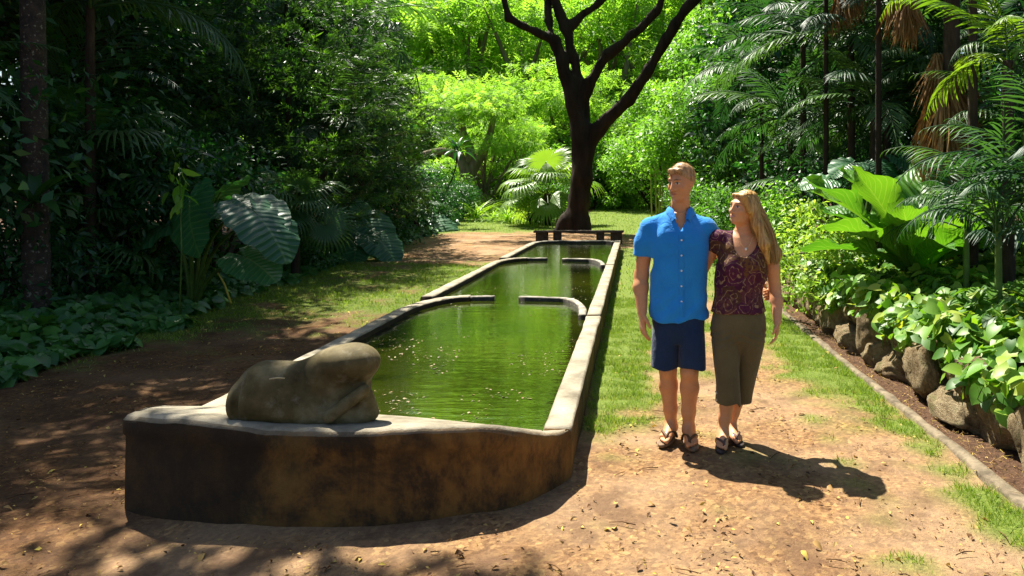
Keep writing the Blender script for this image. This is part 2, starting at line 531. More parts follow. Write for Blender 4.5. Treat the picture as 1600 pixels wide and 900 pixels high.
nt.links.new(fine, hsum.inputs[0]); nt.links.new(vor.outputs['Distance'], hsum.inputs[1])
bump(nt, bs, fine, .7, .03)
luv = np.zeros((nx_ * ny_, 3)); luv[:, 0] = soil.ravel(); luv[:, 1] = (sstep(-2.5, -3.0, GX) * sstep(22, 12, GY) * (1 - .6 * gw)).ravel()  # second channel masks the painted shade on the left path
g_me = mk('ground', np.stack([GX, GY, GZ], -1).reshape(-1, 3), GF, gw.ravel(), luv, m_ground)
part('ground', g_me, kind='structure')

# raised soil behind the boulder wall
def bed_h(X, Y):
    X = np.asarray(X, float); Y = np.asarray(Y, float)
    return .30 + .13 * np.clip(X - 2.45, 0, 4) + .035 * np.clip(Y - 5, 0, 6)
m_soil = flatmat('mulch_soil', (.055, .033, .02), .95, 14, .6, .8, .1, 30)
bx = np.linspace(2.42, 8.5, 36); by = np.linspace(2.0, 15.5, 70)
BX, BY = np.meshgrid(bx, by, indexing='ij')
fall = np.maximum(sstep(13.2, 15.4, BY), sstep(7.3, 8.4, BX))
BZ = bed_h(BX, BY) * (1 - fall) + fall * (hz(BX, BY) - .05) + .02 * _n2(np.stack([BX, BY, 0 * BX], -1))
ii = (np.arange(35)[:, None] * 70 + np.arange(69)[None])
part('planting_bed', mk('planting_bed', np.stack([BX, BY, BZ], -1).reshape(-1, 3), np.stack([ii, ii + 70, ii + 71, ii + 1], -1).reshape(-1, 4), None, None, m_soil), kind='structure')

# ================================================================== POOL
m_conc, nt, bs, out = newmat('weathered_concrete')
n1 = noise(nt, 3.2, 6, rough=.65); n2 = noise(nt, 45, 4, rough=.7); n3 = noise(nt, 1.1, 4)
c = ramp(nt, n1, [(.28, (.12, .10, .065)), (.5, (.28, .245, .175)), (.72, (.39, .35, .26))])
c = mixc(nt, ramp(nt, n2, [(.5, (0, 0, 0)), (.8, (.5, .5, .5))]), c, (.16, .13, .09))
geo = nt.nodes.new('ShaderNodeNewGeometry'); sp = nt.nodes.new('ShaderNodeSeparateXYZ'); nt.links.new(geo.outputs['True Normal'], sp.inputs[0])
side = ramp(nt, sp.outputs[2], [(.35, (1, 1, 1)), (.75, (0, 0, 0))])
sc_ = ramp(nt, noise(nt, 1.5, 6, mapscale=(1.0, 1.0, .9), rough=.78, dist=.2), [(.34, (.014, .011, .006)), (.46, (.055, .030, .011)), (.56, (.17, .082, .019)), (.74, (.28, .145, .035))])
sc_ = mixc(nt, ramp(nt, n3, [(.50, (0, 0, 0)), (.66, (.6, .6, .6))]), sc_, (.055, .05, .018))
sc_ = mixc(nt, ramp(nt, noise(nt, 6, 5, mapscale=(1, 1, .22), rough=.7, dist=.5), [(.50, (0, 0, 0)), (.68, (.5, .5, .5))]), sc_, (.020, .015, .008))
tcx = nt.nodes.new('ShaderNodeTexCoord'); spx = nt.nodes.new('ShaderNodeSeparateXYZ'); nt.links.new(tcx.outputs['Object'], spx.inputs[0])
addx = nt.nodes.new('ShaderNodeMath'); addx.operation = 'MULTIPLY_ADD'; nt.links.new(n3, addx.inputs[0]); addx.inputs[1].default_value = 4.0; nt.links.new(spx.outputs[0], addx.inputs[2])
sc_ = mixc(nt, ramp(nt, addx.outputs[0], [(0.0, (.8, .8, .8)), (.34, (0, 0, 0))]), sc_, (.022, .015, .008))     # near-black mixed in towards the left end
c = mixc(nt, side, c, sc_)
nt.links.new(c, bs.inputs['Base Color']); bs.inputs['Roughness'].default_value = .85; bs.inputs['Specular IOR Level'].default_value = .25
bump(nt, bs, noise(nt, 28, 6, rough=.75), .6, .015)

m_dark_conc, nt, bs, out = newmat('algae_stained_concrete')
n1 = noise(nt, 6, 6, rough=.7)
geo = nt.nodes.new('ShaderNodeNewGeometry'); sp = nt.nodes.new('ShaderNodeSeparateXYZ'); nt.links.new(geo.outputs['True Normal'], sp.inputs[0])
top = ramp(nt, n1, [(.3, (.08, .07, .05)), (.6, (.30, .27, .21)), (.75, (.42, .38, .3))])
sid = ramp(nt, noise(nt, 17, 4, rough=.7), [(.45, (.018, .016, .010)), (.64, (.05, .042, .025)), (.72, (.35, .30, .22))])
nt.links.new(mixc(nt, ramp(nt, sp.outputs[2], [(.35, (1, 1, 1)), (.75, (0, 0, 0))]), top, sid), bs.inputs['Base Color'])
bs.inputs['Roughness'].default_value = .8
bump(nt, bs, n1, .3, .01)

def sweep(path, width, z0, z1, bev=.015, wob=.004, seed=0):
    """a wall of rectangular section with eased top edges along a plan path"""
    P = np.asarray(path, float); m = len(P)
    T = np.gradient(P, axis=0); T /= np.linalg.norm(T, axis=1)[:, None]
    N = np.stack([-T[:, 1], T[:, 0]], -1)
    r = np.random.default_rng(seed)
    w = width / 2 + wob * np.convolve(r.normal(size=m + 4), np.ones(5) / 3, 'valid')
    prof = [(-1, z0, 0), (-1, z1 - bev, 0), (-1, z1, bev), (1, z1, -bev), (1, z1 - bev, 0), (1, z0, 0)]
    V = np.stack([np.column_stack([P + N * (s * w + o)[:, None], np.full(m, z) + wob * .5 * r.normal(size=m) * (z > 0)]) for s, z, o in prof], 1)
    k = len(prof)
    i = np.arange(m - 1)[:, None] * k; j = np.arange(k - 1)[None]
    F = np.stack([i + j, i + j + 1, i + k + j + 1, i + k + j], -1).reshape(-1, 4)
    e = [[0, 5, 4, 1], [1, 4, 3, 2]]
    b = (m - 1) * k
    e2 = [[b + 0, b + 1, b + 4, b + 5], [b + 1, b + 2, b + 3, b + 4]]
    return V.reshape(-1, 3), np.vstack([F, e, e2])

def line(a, b, n=30):
    t = np.linspace(0, 1, n)[:, None]
    return (1 - t) * np.array(a, float) + t * np.array(b, float)
def arc_corner(x0, y0, x1, y1, n=24):
    """quarter ellipse leaving (x0,y0) along +Y and arriving at (x1,y1) along X"""
    t = np.linspace(0, math.pi / 2, n)
    return np.column_stack([x1 + (x0 - x1) * np.cos(t), y0 + (y1 - y0) * np.sin(t)])

XL, XR, ZT = -2.74, -.45, .28
pool = thing('ornamental_pool', 'long weathered concrete pool of three linked basins', 'pool', (0, 0, 0))
def wall_part(name, path, width, z1, mat, seed, z0=-.2):
    V, F = sweep(path, width, z0, z1, seed=seed)
    return part(name, mk(name, V, F, None, None, mat, smooth=False), pool)
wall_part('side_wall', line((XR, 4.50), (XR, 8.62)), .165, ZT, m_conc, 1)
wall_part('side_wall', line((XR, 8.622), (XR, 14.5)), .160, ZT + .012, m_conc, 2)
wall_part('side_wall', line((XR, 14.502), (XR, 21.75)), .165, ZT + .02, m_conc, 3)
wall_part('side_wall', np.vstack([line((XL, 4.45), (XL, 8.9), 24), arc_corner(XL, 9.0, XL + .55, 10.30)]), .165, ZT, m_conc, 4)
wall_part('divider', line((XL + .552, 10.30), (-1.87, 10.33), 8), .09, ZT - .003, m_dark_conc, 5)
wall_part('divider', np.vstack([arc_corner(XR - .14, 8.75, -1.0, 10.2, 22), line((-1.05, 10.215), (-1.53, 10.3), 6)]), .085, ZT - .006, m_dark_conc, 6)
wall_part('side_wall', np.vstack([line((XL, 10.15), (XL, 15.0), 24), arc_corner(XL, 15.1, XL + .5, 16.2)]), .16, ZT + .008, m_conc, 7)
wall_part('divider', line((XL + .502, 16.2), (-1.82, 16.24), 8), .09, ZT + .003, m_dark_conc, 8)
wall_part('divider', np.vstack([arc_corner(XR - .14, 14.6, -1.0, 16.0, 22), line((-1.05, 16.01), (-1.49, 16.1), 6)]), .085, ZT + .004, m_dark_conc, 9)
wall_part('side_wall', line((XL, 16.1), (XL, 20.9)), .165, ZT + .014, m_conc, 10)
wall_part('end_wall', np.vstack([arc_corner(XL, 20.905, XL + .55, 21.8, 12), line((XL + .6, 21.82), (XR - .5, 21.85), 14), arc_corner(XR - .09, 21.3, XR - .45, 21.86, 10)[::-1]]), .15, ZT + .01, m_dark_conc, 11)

# the bowed front block with its dipping rim
fr = np.array([  # X, Y, rim z, back Y, back z
    (-2.815, 4.30, .440, 4.62, .395), (-2.776, 4.215, .447, 4.62, .39), (-2.318, 4.03, .478, 4.56, .40), (-1.756, 3.90, .464, 4.46, .40), (-1.258, 3.87, .474, 4.36, .40),
    (-.816, 3.98, .455, 4.33, .365), (-.647, 4.06, .415, 4.38, .33), (-.495, 4.24, .330, 4.46, .29), (-.375, 4.50, .270, 4.505, .272)])
fs = curve(fr, 90)
rows = []
for (dz, inn) in ((None, 0), (-.25, .004), (-.125, .006), (-.105, -.004), (-.03, -.003), (-.010, .010), (0, .035)):
    t = inn / np.maximum(.05, np.hypot(0, fs[:, 3] - fs[:, 1]))
    zz = np.full(len(fs), -.2) if dz is None else np.maximum(fs[:, 2] + dz, -.15)
    rows.append(np.column_stack([fs[:, 0] + (fs[:, 0] < -2.7) * inn, fs[:, 1] + inn * (fs[:, 3] > fs[:, 1] + .05), zz]))
xin = np.clip(fs[:, 0], XL - .08, XR - .08)
rows.append(np.column_stack([.5 * fs[:, 0] + .5 * xin, .5 * (fs[:, 1] + fs[:, 3]), .5 * (fs[:, 2] + fs[:, 4]) + .004]))
rows.append(np.column_stack([xin, np.maximum(fs[:, 3] - .02, fs[:, 1] + .002), fs[:, 4]]))
rows.append(np.column_stack([xin, np.maximum(fs[:, 3], fs[:, 1] + .004), fs[:, 4] - .02]))
rows.append(np.column_stack([xin, np.maximum(fs[:, 3], fs[:, 1] + .004), np.full(len(fs), -.1)]))
W = np.stack(rows, 1)
W[1:-1, :7] += (.004 * _n3(W[1:-1, :7] * 2))[..., None] * np.array([0, 1, .6])
k = W.shape[1]
i = np.arange(len(fs) - 1)[:, None] * k; j = np.arange(k - 1)[None]
F = np.stack([i + j, i + k + j, i + k + j + 1, i + j + 1], -1).reshape(-1, 4)
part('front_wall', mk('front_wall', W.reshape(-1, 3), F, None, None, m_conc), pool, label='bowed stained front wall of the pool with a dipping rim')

# water
m_water, nt, bs, out = newmat('murky_water')
wn_ = noise(nt, .55, 4)
nt.links.new(ramp(nt, wn_, [(.35, (.004, .008, .001)), (.68, (.026, .034, .002))]), bs.inputs['Base Color'])
bs.inputs['Roughness'].default_value = .035
bs.inputs['IOR'].default_value = 1.9
bs.inputs['Specular IOR Level'].default_value = .9
rip = noise(nt, 6.5, 4, mapscale=(.5, 1.6, 1))
bump(nt, bs, rip, .11, .03)
V, F = np.array([(XL + .05, 4.3, .215), (XR - .05, 4.3, .215), (XR - .05, 21.8, .215), (XL + .05, 21.8, .215)]), np.array([[0, 1, 2, 3]])
part('water', mk('water', V, F, None, None, m_water, False), kind='structure')

# specks and fallen leaves floating on the water
rng = np.random.default_rng(5)
n = 3000
px_ = rng.uniform(XL + .12, XR - .12, n); t = rng.random(n)
py_ = np.where(t < .62, 4.5 + 3.2 * rng.random(n) ** 1.2, np.where(t < .8, 10.4 + 1.6 * rng.random(n) ** 2, 4.5 + 16 * rng.random(n)))
keep = (_n2(np.stack([px_, py_, 0 * px_], -1)) + _n1(np.stack([px_ * 2, py_, 0 * px_], -1)) > .25) & ((py_ > 4.75))
pos = np.column_stack([px_, py_, np.full(n, .2185)])[keep]
a = rng.uniform(0, 6.28, len(pos))
dirs = np.column_stack([np.cos(a), np.sin(a), 0 * a])
m_speck = leafmat('floating_leaf', [(.04, .03, .008), (.12, .10, .03), (.26, .22, .08), (.20, .10, .03), (.10, .13, .03)], .5, 0)
V, F, r_, u_ = inst(diamond_t(.6, .1), pos, dirs, np.tile([0, 0, 1.], (len(pos), 1)) + .08 * rng.normal(size=(len(pos), 3)), .007 + .03 * rng.random(len(pos)) ** 2.5, rng)
single('floating_leaves', mk('floating_leaves', V, F, r_, u_, m_speck), 'tiny fallen leaves and specks floating on the pool water', 'leaves', kind='stuff')

# ================================================================== STONE FIGURE on the front block
sy = 4.05
def roty_(a): c, s = math.cos(a), math.sin(a); return np.array([[c, 0, s], [0, 1, 0], [-s, 0, c]])
def sp_(px, py, dy=0.0): # pixel -> local metres around the figure's base point
    return np.array([(px - 478) * sy / FPX, dy, (664 - py) * sy / FPX])
f = Field((-.48, -.3, -.05), (.48, .36, .50), .009)
f.rc(sp_(412, 610, .04), sp_(462, 614, .05), .150, .150, .04)              # hip and back
f.rc(sp_(400, 634, .0), sp_(470, 640, .0), .120, .115, .05)
f.el(sp_(373, 634, .02), (.050, .125, .125), .008)                           # far buttock
f.rc(sp_(470, 624, .06), sp_(540, 612, .06), .13, .12, .05)
f.rc(sp_(486, 596, .05), sp_(552, 574, .04), .125, .118, .035)               # shoulder mass
f.el(sp_(540, 566, .04), (.175, .15, .098), .03)
f.rc(sp_(492, 650, -.02), sp_(566, 655, -.02), .085, .070, .05)              # base
f.rc(sp_(572, 612, -.02), sp_(578, 652, .0), .045, .060, .02)                # tucked knee
f.el(sp_(594, 604, .0), (.055, .25, .024), .015, op='sub')
f.el(sp_(552, 604, -.14), (.095, .10, .042), .02, M=roty_(-.45), op='sub')   # hollow under the shoulder
f.rc(sp_(580, 606, -.075), sp_(530, 648, -.115), .028, .040, .015)           # forearm
f.rc(sp_(381, 590, -.070), sp_(378, 668, -.100), .015, .022, .012, op='sub') # cleft
f.rc(sp_(381, 592, -.070), sp_(394, 560, .06), .016, .010, .015, op='sub')
f.rc(sp_(470, 566, .0), sp_(492, 640, -.17), .012, .045, .05, op='sub')      # waist fold
f.rc(sp_(402, 560, -.02), sp_(455, 560, .02), .008, .012, .05, op='sub')     # spine
f.wrinkle(sines(3, 8, 5), .003)
f.cut((0, 0, -.02), (0, 0, -1))
m_fig, nt, bs, out = newmat('weathered_stone')
n1 = noise(nt, 5, 6, rough=.65); n2 = noise(nt, 60, 4)
c = ramp(nt, n1, [(.3, (.045, .035, .012)), (.5, (.105, .08, .030)), (.7, (.20, .165, .085))])
c = mixc(nt, ramp(nt, noise(nt, 14, 5, rough=.7), [(.55, (0, 0, 0)), (.72, (.35, .35, .35))]), c, (.30, .27, .19))
nt.links.new(c, bs.inputs['Base Color']); bs.inputs['Roughness'].default_value = .8; bs.inputs['Specular IOR Level'].default_value = .25
bump(nt, bs, n2, .10, .008)
fig = thing('stone_sculpture', 'smooth mossy stone sculpture of a curled reclining torso on the pool rim', 'sculpture', (at(478, 664, sy).x - .035, sy + .08, .446))
part('figure', f.mesh('figure', m_fig, relax=3), fig, scale=(1, 1, .93))
m_twig = flatmat('dry_twig', (.42, .36, .2), .8)
tw_me = mk('twig', *tube(np.array([(-.035, 0, .004), (0, .004, .007), (.04, -.003, .004)]), [.004, .005, .003], 5), None, None, m_twig)
single('dry_twig', tw_me, 'short dry twig lying on the back of the stone sculpture', 'twig', (at(450, 597, sy).x - .035, sy - .055, .446 + .249), .3)
# ================================================================== BENCH
m_bench = flatmat('dark_stone', (.075, .055, .04), .9, 9, .5, .5, .2)
byy = 24.0; bz = hz1(-1, byy)
bench = thing('stone_bench', 'low dark stone bench at the far end of the pool', 'bench', ((904 - VX) * byy / FPX, byy, bz))
def boxm(name, sx, sy_, sz, mat, bev=.01):
    import bmesh
    bm = bmesh.new(); bmesh.ops.create_cube(bm, size=1)
    for v in bm.verts: v.co = (v.co.x * sx, v.co.y * sy_, (v.co.z + .5) * sz)
    bmesh.ops.bevel(bm, geom=bm.edges[:], offset=bev, segments=1, affect='EDGES')
    me = bpy.data.meshes.new(name); bm.to_mesh(me); bm.free(); me.materials.append(mat)
    return me
s_ = byy / FPX
V, F = sweep(np.column_stack([np.linspace(-1.40, 1.40, 15), .07 * np.cos(np.linspace(-1.5, 1.5, 15))]), .46, .33, .395, seed=3)
part('seat', mk('seat', V, F, None, None, m_bench, False), bench)
leg_me = boxm('leg', .36, .34, .33, m_bench); leg2 = boxm('leg', .24, .3, .33, m_bench)
for px_c, me_ in ((847, leg_me), (871, leg2), (938, leg2), (963, leg_me)):
    part('leg', me_, bench, ((px_c - 904) * s_, 0, -.003))

# ================================================================== KERB and BOULDER WALL
m_kerb = flatmat('worn_edging', (.15, .12, .08), .9, 9, .5, .9, .15, 40)
V, F = sweep(np.column_stack([2.075 + .012 * np.sin(np.linspace(0, 9, 60)), np.linspace(2.5, 13.5, 60)]), .08, -.1, .022, .012, .010, 4)
part('kerb', mk('kerb', V, F, None, None, m_kerb, False), kind='structure')

m_rock, nt, bs, out = newmat('mossy_boulder')
n1 = noise(nt, 2.6, 7, rough=.7, coord='Object'); n2 = noise(nt, 1.3, 4); n3 = noise(nt, 11, 6, rough=.75)
oi = nt.nodes.new('ShaderNodeObjectInfo')
c = ramp(nt, n1, [(.28, (.05, .036, .02)), (.42, (.20, .145, .08)), (.56, (.38, .30, .18)), (.75, (.52, .44, .30))])
c = mixc(nt, ramp(nt, oi.outputs['Random'], [(0, (0, 0, 0)), (1, (.4, .4, .4))]), c, (.24, .17, .09))
c = mixc(nt, ramp(nt, n2, [(.54, (0, 0, 0)), (.66, (.7, .7, .7))]), c, (.085, .10, .018))
nt.links.new(c, bs.inputs['Base Color']); bs.inputs['Roughness'].default_value = .95; bs.inputs['Specular IOR Level'].default_value = .1
bump(nt, bs, n3, 1.0, .06)
def boulder(seed, n=13):
    r = np.random.default_rng(seed)
    u = np.linspace(-1, 1, n)
    V, F = [], []
    for ax in range(3):
        for s in (-1, 1):
            A, B = np.meshgrid(u, u, indexing='ij')
            P = np.zeros((n, n, 3)); P[..., ax] = s; P[..., (ax + 1) % 3] = A; P[..., (ax + 2) % 3] = B * s
            i = np.arange(n - 1)[:, None] * n + np.arange(n - 1)[None] + len(V) * n * n
            F.append(np.stack([i, i + n, i + n + 1, i + 1], -1).reshape(-1, 4)); V.append(P.reshape(-1, 3))
    V = np.concatenate(V); F = np.concatenate(F)
    key = np.round(V * 1000).astype(int)
    _, first, inv = np.unique(key, axis=0, return_index=True, return_inverse=True)
    V = V[first]; F = inv.reshape(-1)[F]
    p = 4.0
    V = V / ((np.abs(V) ** p).sum(1) ** (1 / p))[:, None]
    for _ in range(11):                       # chisel flat facets
        nn = r.normal(size=3); nn /= np.linalg.norm(nn)
        d = V @ nn - r.uniform(.72, .98)
        V = V - np.maximum(d, 0)[:, None] * nn * .9
    nrm = V / np.linalg.norm(V, axis=1)[:, None]
    V = V + nrm * (.08 * sines(seed + 50, 7, .5)(V) + .05 * sines(seed + 60, 9, 1.3)(V) + .03 * sines(seed + 70, 9, 3)(V))[:, None]
    return mk('stone', V, F, None, None, m_rock)
rocks = [boulder(100 + q) for q in range(7)]
wall = thing('boulder_wall', 'low retaining wall of mossy boulders beside the path', 'wall', (2.4, 7, 0))
rr = random.Random(4)
yy, q = 2.9, 0
while yy < 13.0:
    L = rr.uniform(.42, .8) if rr.random() < .75 else rr.uniform(.24, .36)
    Hs = rr.uniform(.40, .56)
    one = rr.random() < .5
    x0 = 2.42 + rr.uniform(-.03, .05)
    if one:
        part('stone', rocks[q % 7], wall, (x0 - 2.4, yy + L / 2 - 7, Hs / 2 - .03), (rr.uniform(-.12, .12), rr.uniform(-.12, .12), rr.choice((0, math.pi)) + rr.uniform(-.15, .15)), (.19, L * .54, Hs * .56))
    else:
        h1 = Hs * rr.uniform(.5, .62)
        part('stone', rocks[q % 7], wall, (x0 - 2.4, yy + L / 2 - 7, h1 / 2 - .03), (rr.uniform(-.15, .15), rr.uniform(-.1, .1), rr.uniform(-.2, .2)), (.2, L * .54, h1 * .6))
        part('stone', rocks[(q + 3) % 7], wall, (x0 + .05 - 2.4, yy + L / 2 - 7 + rr.uniform(-.1, .1), h1 + (Hs - h1) / 2 + .01), (rr.uniform(-.3, .3), rr.uniform(-.2, .2), rr.uniform(-.3, .3)), (.16, L * .46, .15))
    yy += L * .97; q += 1

# ================================================================== PEOPLE
def skinmat(name, skin, warm):
    m, nt, bs, out = newmat(name)
    base = mixc(nt, ramp(nt, noise(nt, 9, 3), [(.4, (0, 0, 0)), (.7, (.6, .6, .6))]), skin, warm)
    sp = nt.nodes.new('ShaderNodeSeparateXYZ'); nt.links.new(attr(nt, 'luv', 'Vector'), sp.inputs[0])
    base = mixc(nt, ramp(nt, noise(nt, 55, 4), [(.45, (0, 0, 0)), (.75, (.25, .25, .25))]), base, tuple(c * .6 for c in skin))
    base = mixc(nt, sp.outputs[0], base, (.40, .12, .085))
    base = mixc(nt, sp.outputs[2], base, (.70, .68, .64))
    base = mixc(nt, sp.outputs[1], base, (.07, .04, .022))
    nt.links.new(base, bs.inputs['Base Color'])
    bs.inputs['Roughness'].default_value = .5
    bs.inputs['Specular IOR Level'].default_value = .35
    bs.inputs['Subsurface Weight'].default_value = .12
    bs.inputs['Subsurface Radius'].default_value = (1, .35, .2)
    bs.inputs['Subsurface Scale'].default_value = .012
    return m

def unit_(v): return v / (np.linalg.norm(v, axis=-1, keepdims=True) + 1e-9)
def rotz(a): c, s = math.cos(a), math.sin(a); return np.array([[c, -s, 0], [s, c, 0], [0, 0, 1]])
def rotx(a): c, s = math.cos(a), math.sin(a); return np.array([[1, 0, 0], [0, c, -s], [0, s, c]])
def roty(a): c, s = math.cos(a), math.sin(a); return np.array([[c, 0, s], [0, 1, 0], [-s, 0, c]])

def head(f, c, M, s=1.0, female=False):
    H = lambda *p: np.array(c) + M @ (np.array(p) * s)
    f.el(H(0, .012, .022), np.array((.075, .094, .096)) * s, .02, M)
    f.el(H(0, -.026, -.03), np.array((.063 if female else .067, .070, .083)) * s, .03, M)
    f.el(H(0, -.038, -.078), np.array((.046 if female else .056, .050, .040)) * s, .025, M)
    f.el(H(0, -.074, -.098), np.array((.020 if female else .030, .022, .020)) * s, .015, M)
    f.rc(H(-.034, -.080, .026), H(.034, -.080, .026), .013 * s, None, .015)
    for q in (-1, 1):
        f.el(H(q * .031, -.099, .004), np.array((.017, .014, .011)) * s, .012, M, 'sub')
        f.el(H(q * .030, -.080, .003), np.array((.013, .013, .012)) * s, .003, M)
        f.el(H(q * .040, -.066, -.028), np.array((.022, .02, .018)) * s, .02, M)
        f.el(H(q * .075, .014, -.006), np.array((.009, .020, .031)) * s, .008, M)
    f.rc(H(0, -.093, .012), H(0, -.114, -.032), .008 * s, .014 * s, .012)
    f.el(H(0, -.098, -.037), np.array((.020, .014, .009)) * s, .008, M)
    f.el(H(0, -.093, -.061), np.array((.023, .013, .006)) * s, .006, M)
    f.el(H(0, -.091, -.073), np.array((.020, .013, .007)) * s, .006, M)

def face_paint(c, M, s, smile=False):
    """weights (lips, dark hair or iris, white) on the vertices of the face"""
    soft = lambda d, e=.0035: np.clip(.5 - d / e, 0, 1)
    def fn(V):
        q = (V - np.array(c)) @ M / s
        x, y, z = np.abs(q[:, 0]), q[:, 1], q[:, 2]
        front = (y < -.055) & (np.abs(z) < .12)
        W = np.zeros((len(V), 3))
        lw = .026 if smile else .022
        cy = -.0665 + (.25 if smile else .02) * x ** 1.0 * .6
        lip = np.hypot(x / lw, (z - cy) / .0085) - 1
        W[:, 0] = soft(lip * .0085, .004) * (.95 if smile else .7)
        if smile: W[:, 2] = .75 * soft((np.hypot(x / .017, (z - cy) / .0024) - 1) * .0024, .0025)
        else: W[:, 1] = .5 * soft((np.hypot(x / .020, (z - cy) / .0012) - 1) * .0012, .003)
        brow = np.hypot((x - .031) / .020, (z - .030 + 9 * (x - .028) ** 2) / .0042) - 1
        W[:, 1] = np.maximum(W[:, 1], soft(brow * .0042, .004) * (.9 if not smile else .75))
        eye = np.hypot((x - .030) / .0145, (z - .004) / .0072) - 1
        W[:, 2] = np.maximum(W[:, 2], soft(eye * .006, .003) * .8)
        W[:, 1] = np.maximum(W[:, 1], soft(np.hypot(q[:, 0] - np.sign(q[:, 0]) * .030 - .003, z - .004) - .0068, .003))
        lid = np.hypot((x - .030) / .016, (z - .0115 + 12 * (x - .03) ** 2) / .0030) - 1
        W[:, 1] = np.maximum(W[:, 1], soft(lid * .0030, .003) * .9)
        W[~front] = 0
        return W
    return fn

def hand(f, w, d, side, curl, s=1.0, bend=.5, thumb=1):
    """w wrist, d finger direction, side from index to little finger, curl towards the palm"""
    w, d, side, curl = (np.array(q, float) for q in (w, d, side, curl))
    d /= np.linalg.norm(d); side /= np.linalg.norm(side); curl /= np.linalg.norm(curl)
    for q in (-.026, -.009, .009, .026):
        f.rc(w + side * q * .5 * s + d * .01, w + d * .088 * s + side * q * s, .017 * s, .0125 * s, .012)
    for q, L in zip((-.030, -.010, .010, .029), (.074, .082, .076, .060)):
        k0 = w + d * .090 * s + side * q * s
        k1 = k0 + (d * math.cos(bend * .5) + curl * math.sin(bend * .5)) * L * .5 * s
        k2 = k1 + (d * math.cos(bend * 1.5) + curl * math.sin(bend * 1.5)) * L * .5 * s
        f.rc(k0, k1, .0095 * s, .0088 * s, .004); f.rc(k1, k2, .0088 * s, .0075 * s, .003)
    t0 = w + d * .02 * s - side * .024 * s
    t1 = t0 + (d * .7 - side * .7 + curl * .25 * thumb) * .045 * s
    t2 = t1 + (d * .9 - side * .2 + curl * .35 * thumb) * .036 * s
    f.rc(t0, t1, .0145 * s, .0105 * s, .012); f.rc(t1, t2, .0105 * s, .0085 * s, .004)

def foot(f, ankle, yaw, z0, s=1.0, side=1):
    """bare foot on a sole at height z0, toes towards the camera turned by yaw; side = +1 big toe towards +x"""
    M = rotz(yaw); a = np.array(ankle, float)
    Q = lambda x, y, z: np.array([a[0], a[1], z0]) + M @ (np.array((x, y, z)) * s)
    f.rc(Q(0, .045, .034), Q(side * .004, -.02, .045), .033 * s, .034 * s, .03)
    f.rc(Q(0, -.01, .06), Q(side * .008, -.12, .028), .035 * s, .022 * s, .03)
    f.rc(Q(-side * .012, 0, .03), Q(-side * .025, -.115, .020), .026 * s, .018 * s, .02)
    f.rc(Q(side * .012, -.05, .035), Q(side * .025, -.13, .022), .024 * s, .019 * s, .02)
    for q, (x, L, r) in enumerate(((.028, .052, .0135), (.009, .048, .0095), (-.007, .042, .009), (-.021, .035, .0085), (-.034, .026, .008))):
        b = Q(side * x * .95, -.130 + .012 * q * .8, .018); e = Q(side * x, -.135 - L + .012 * q * .8, r * 1.05)
        f.rc(b, e, r * 1.05 * s, r * s, .004)

def sandal(name, ankle, yaw, z0, s, side, mat_sole, mat_strap, parent, tilt=0):
    M = rotz(yaw); n = 22
    th = np.linspace(0, 2 * math.pi, n, endpoint=False)
    y = -.062 + .138 * np.cos(th) * -1
    w = .034 + .013 * sstep(.02, -.15, y)
    x = np.sin(th) * w * np.sign(1) * 1.0 - side * .004
    ring = np.stack([x, y, 0 * x], -1) * s
    V = np.vstack([np.column_stack([ring[:, :2], np.full(n, z)]) for z in (-.018, -.004, .0)])
    V[2 * n:, :2] = V[2 * n:, :2] * .98
    V = V @ M.T + np.array([ankle[0], ankle[1], z0])
    i = np.arange(n); jn = (i + 1) % n
    F = np.vstack([np.stack([i, jn, n + jn, n + i], -1), np.stack([n + i, n + jn, 2 * n + jn, 2 * n + i], -1)])
    k = np.arange(1, n - 2, 2)
    F = np.vstack([F, np.stack([np.full(len(k), 2 * n), 2 * n + k, 2 * n + k + 1, 2 * n + (k + 2) % n], -1), np.stack([np.full(len(k), 0), (k + 2) % n, k + 1, k], -1)])
    o = part(name, mk(name, V, F, None, None, mat_sole, False), parent)
    ac = Acc()
    for q in (-1, 1):
        pts = np.array([(q * .043, -.02, .0), (q * .042, -.05, .035), (q * .022, -.105, .052), (side * .016, -.150, .038), (side * .018, -.158, .004)]) * s
        P = curve(pts, 14) @ M.T + np.array([ankle[0], ankle[1], z0])
        tv, tf = tube(P, .0085 * s, 6); ac.add(tv, tf)
    part('strap', ac.mesh('strap', mat_strap), o)
    return o

m_skin_m = skinmat('skin_man', (.56, .28, .13), (.54, .21, .09))
m_skin_w = skinmat('skin_woman', (.60, .31, .155), (.58, .245, .115))

# ---------------------------------------------------------------- man
SM = 5.14
man = thing('person', 'man in a blue short-sleeved shirt and navy shorts looking aside', 'person', ((1060 - VX) * SM / FPX, SM, hz1(.3, SM) + .012))
mh, mM = np.array((.020, -.012, 1.724)), rotz(R(-40)) @ rotx(R(9))
f = Field((-.34, -.30, -.01), (.64, .30, 1.86), .0042)
torso = [(.80, 0, .0, .15, .105), (.95, 0, 0, .16, .11), (1.08, 0, 0, .152, .105), (1.22, 0, 0, .17, .118), (1.34, .004, 0, .168, .118), (1.43, .006, .01, .125, .09), (1.52, .008, .02, .075, .065)]
f.loft(torso, .03)
f.chain([(.01, .035, 1.46), (.016, .030, 1.58), (.022, .022, 1.68)], [.070, .060, .056], .02)
f.rc((.01, .03, 1.49), (-.16, .02, 1.415), .034, .036, .02); f.rc((.01, .03, 1.49), (.16, .02, 1.415), .034, .036, .02)
f.chain([(-.186, .012, 1.395), (-.222, .02, 1.30), (-.246, .035, 1.10)], [.048, .052, .047], .015)
f.chain([(-.246, .035, 1.10), (-.252, .01, 1.02), (-.244, -.055, .865)], [.047, .051, .033], .02)
hand(f, (-.243, -.058, .862), (.03, -.10, -1), (-.35, 1, -.06), (1, .35, 0), 1.12, .45)
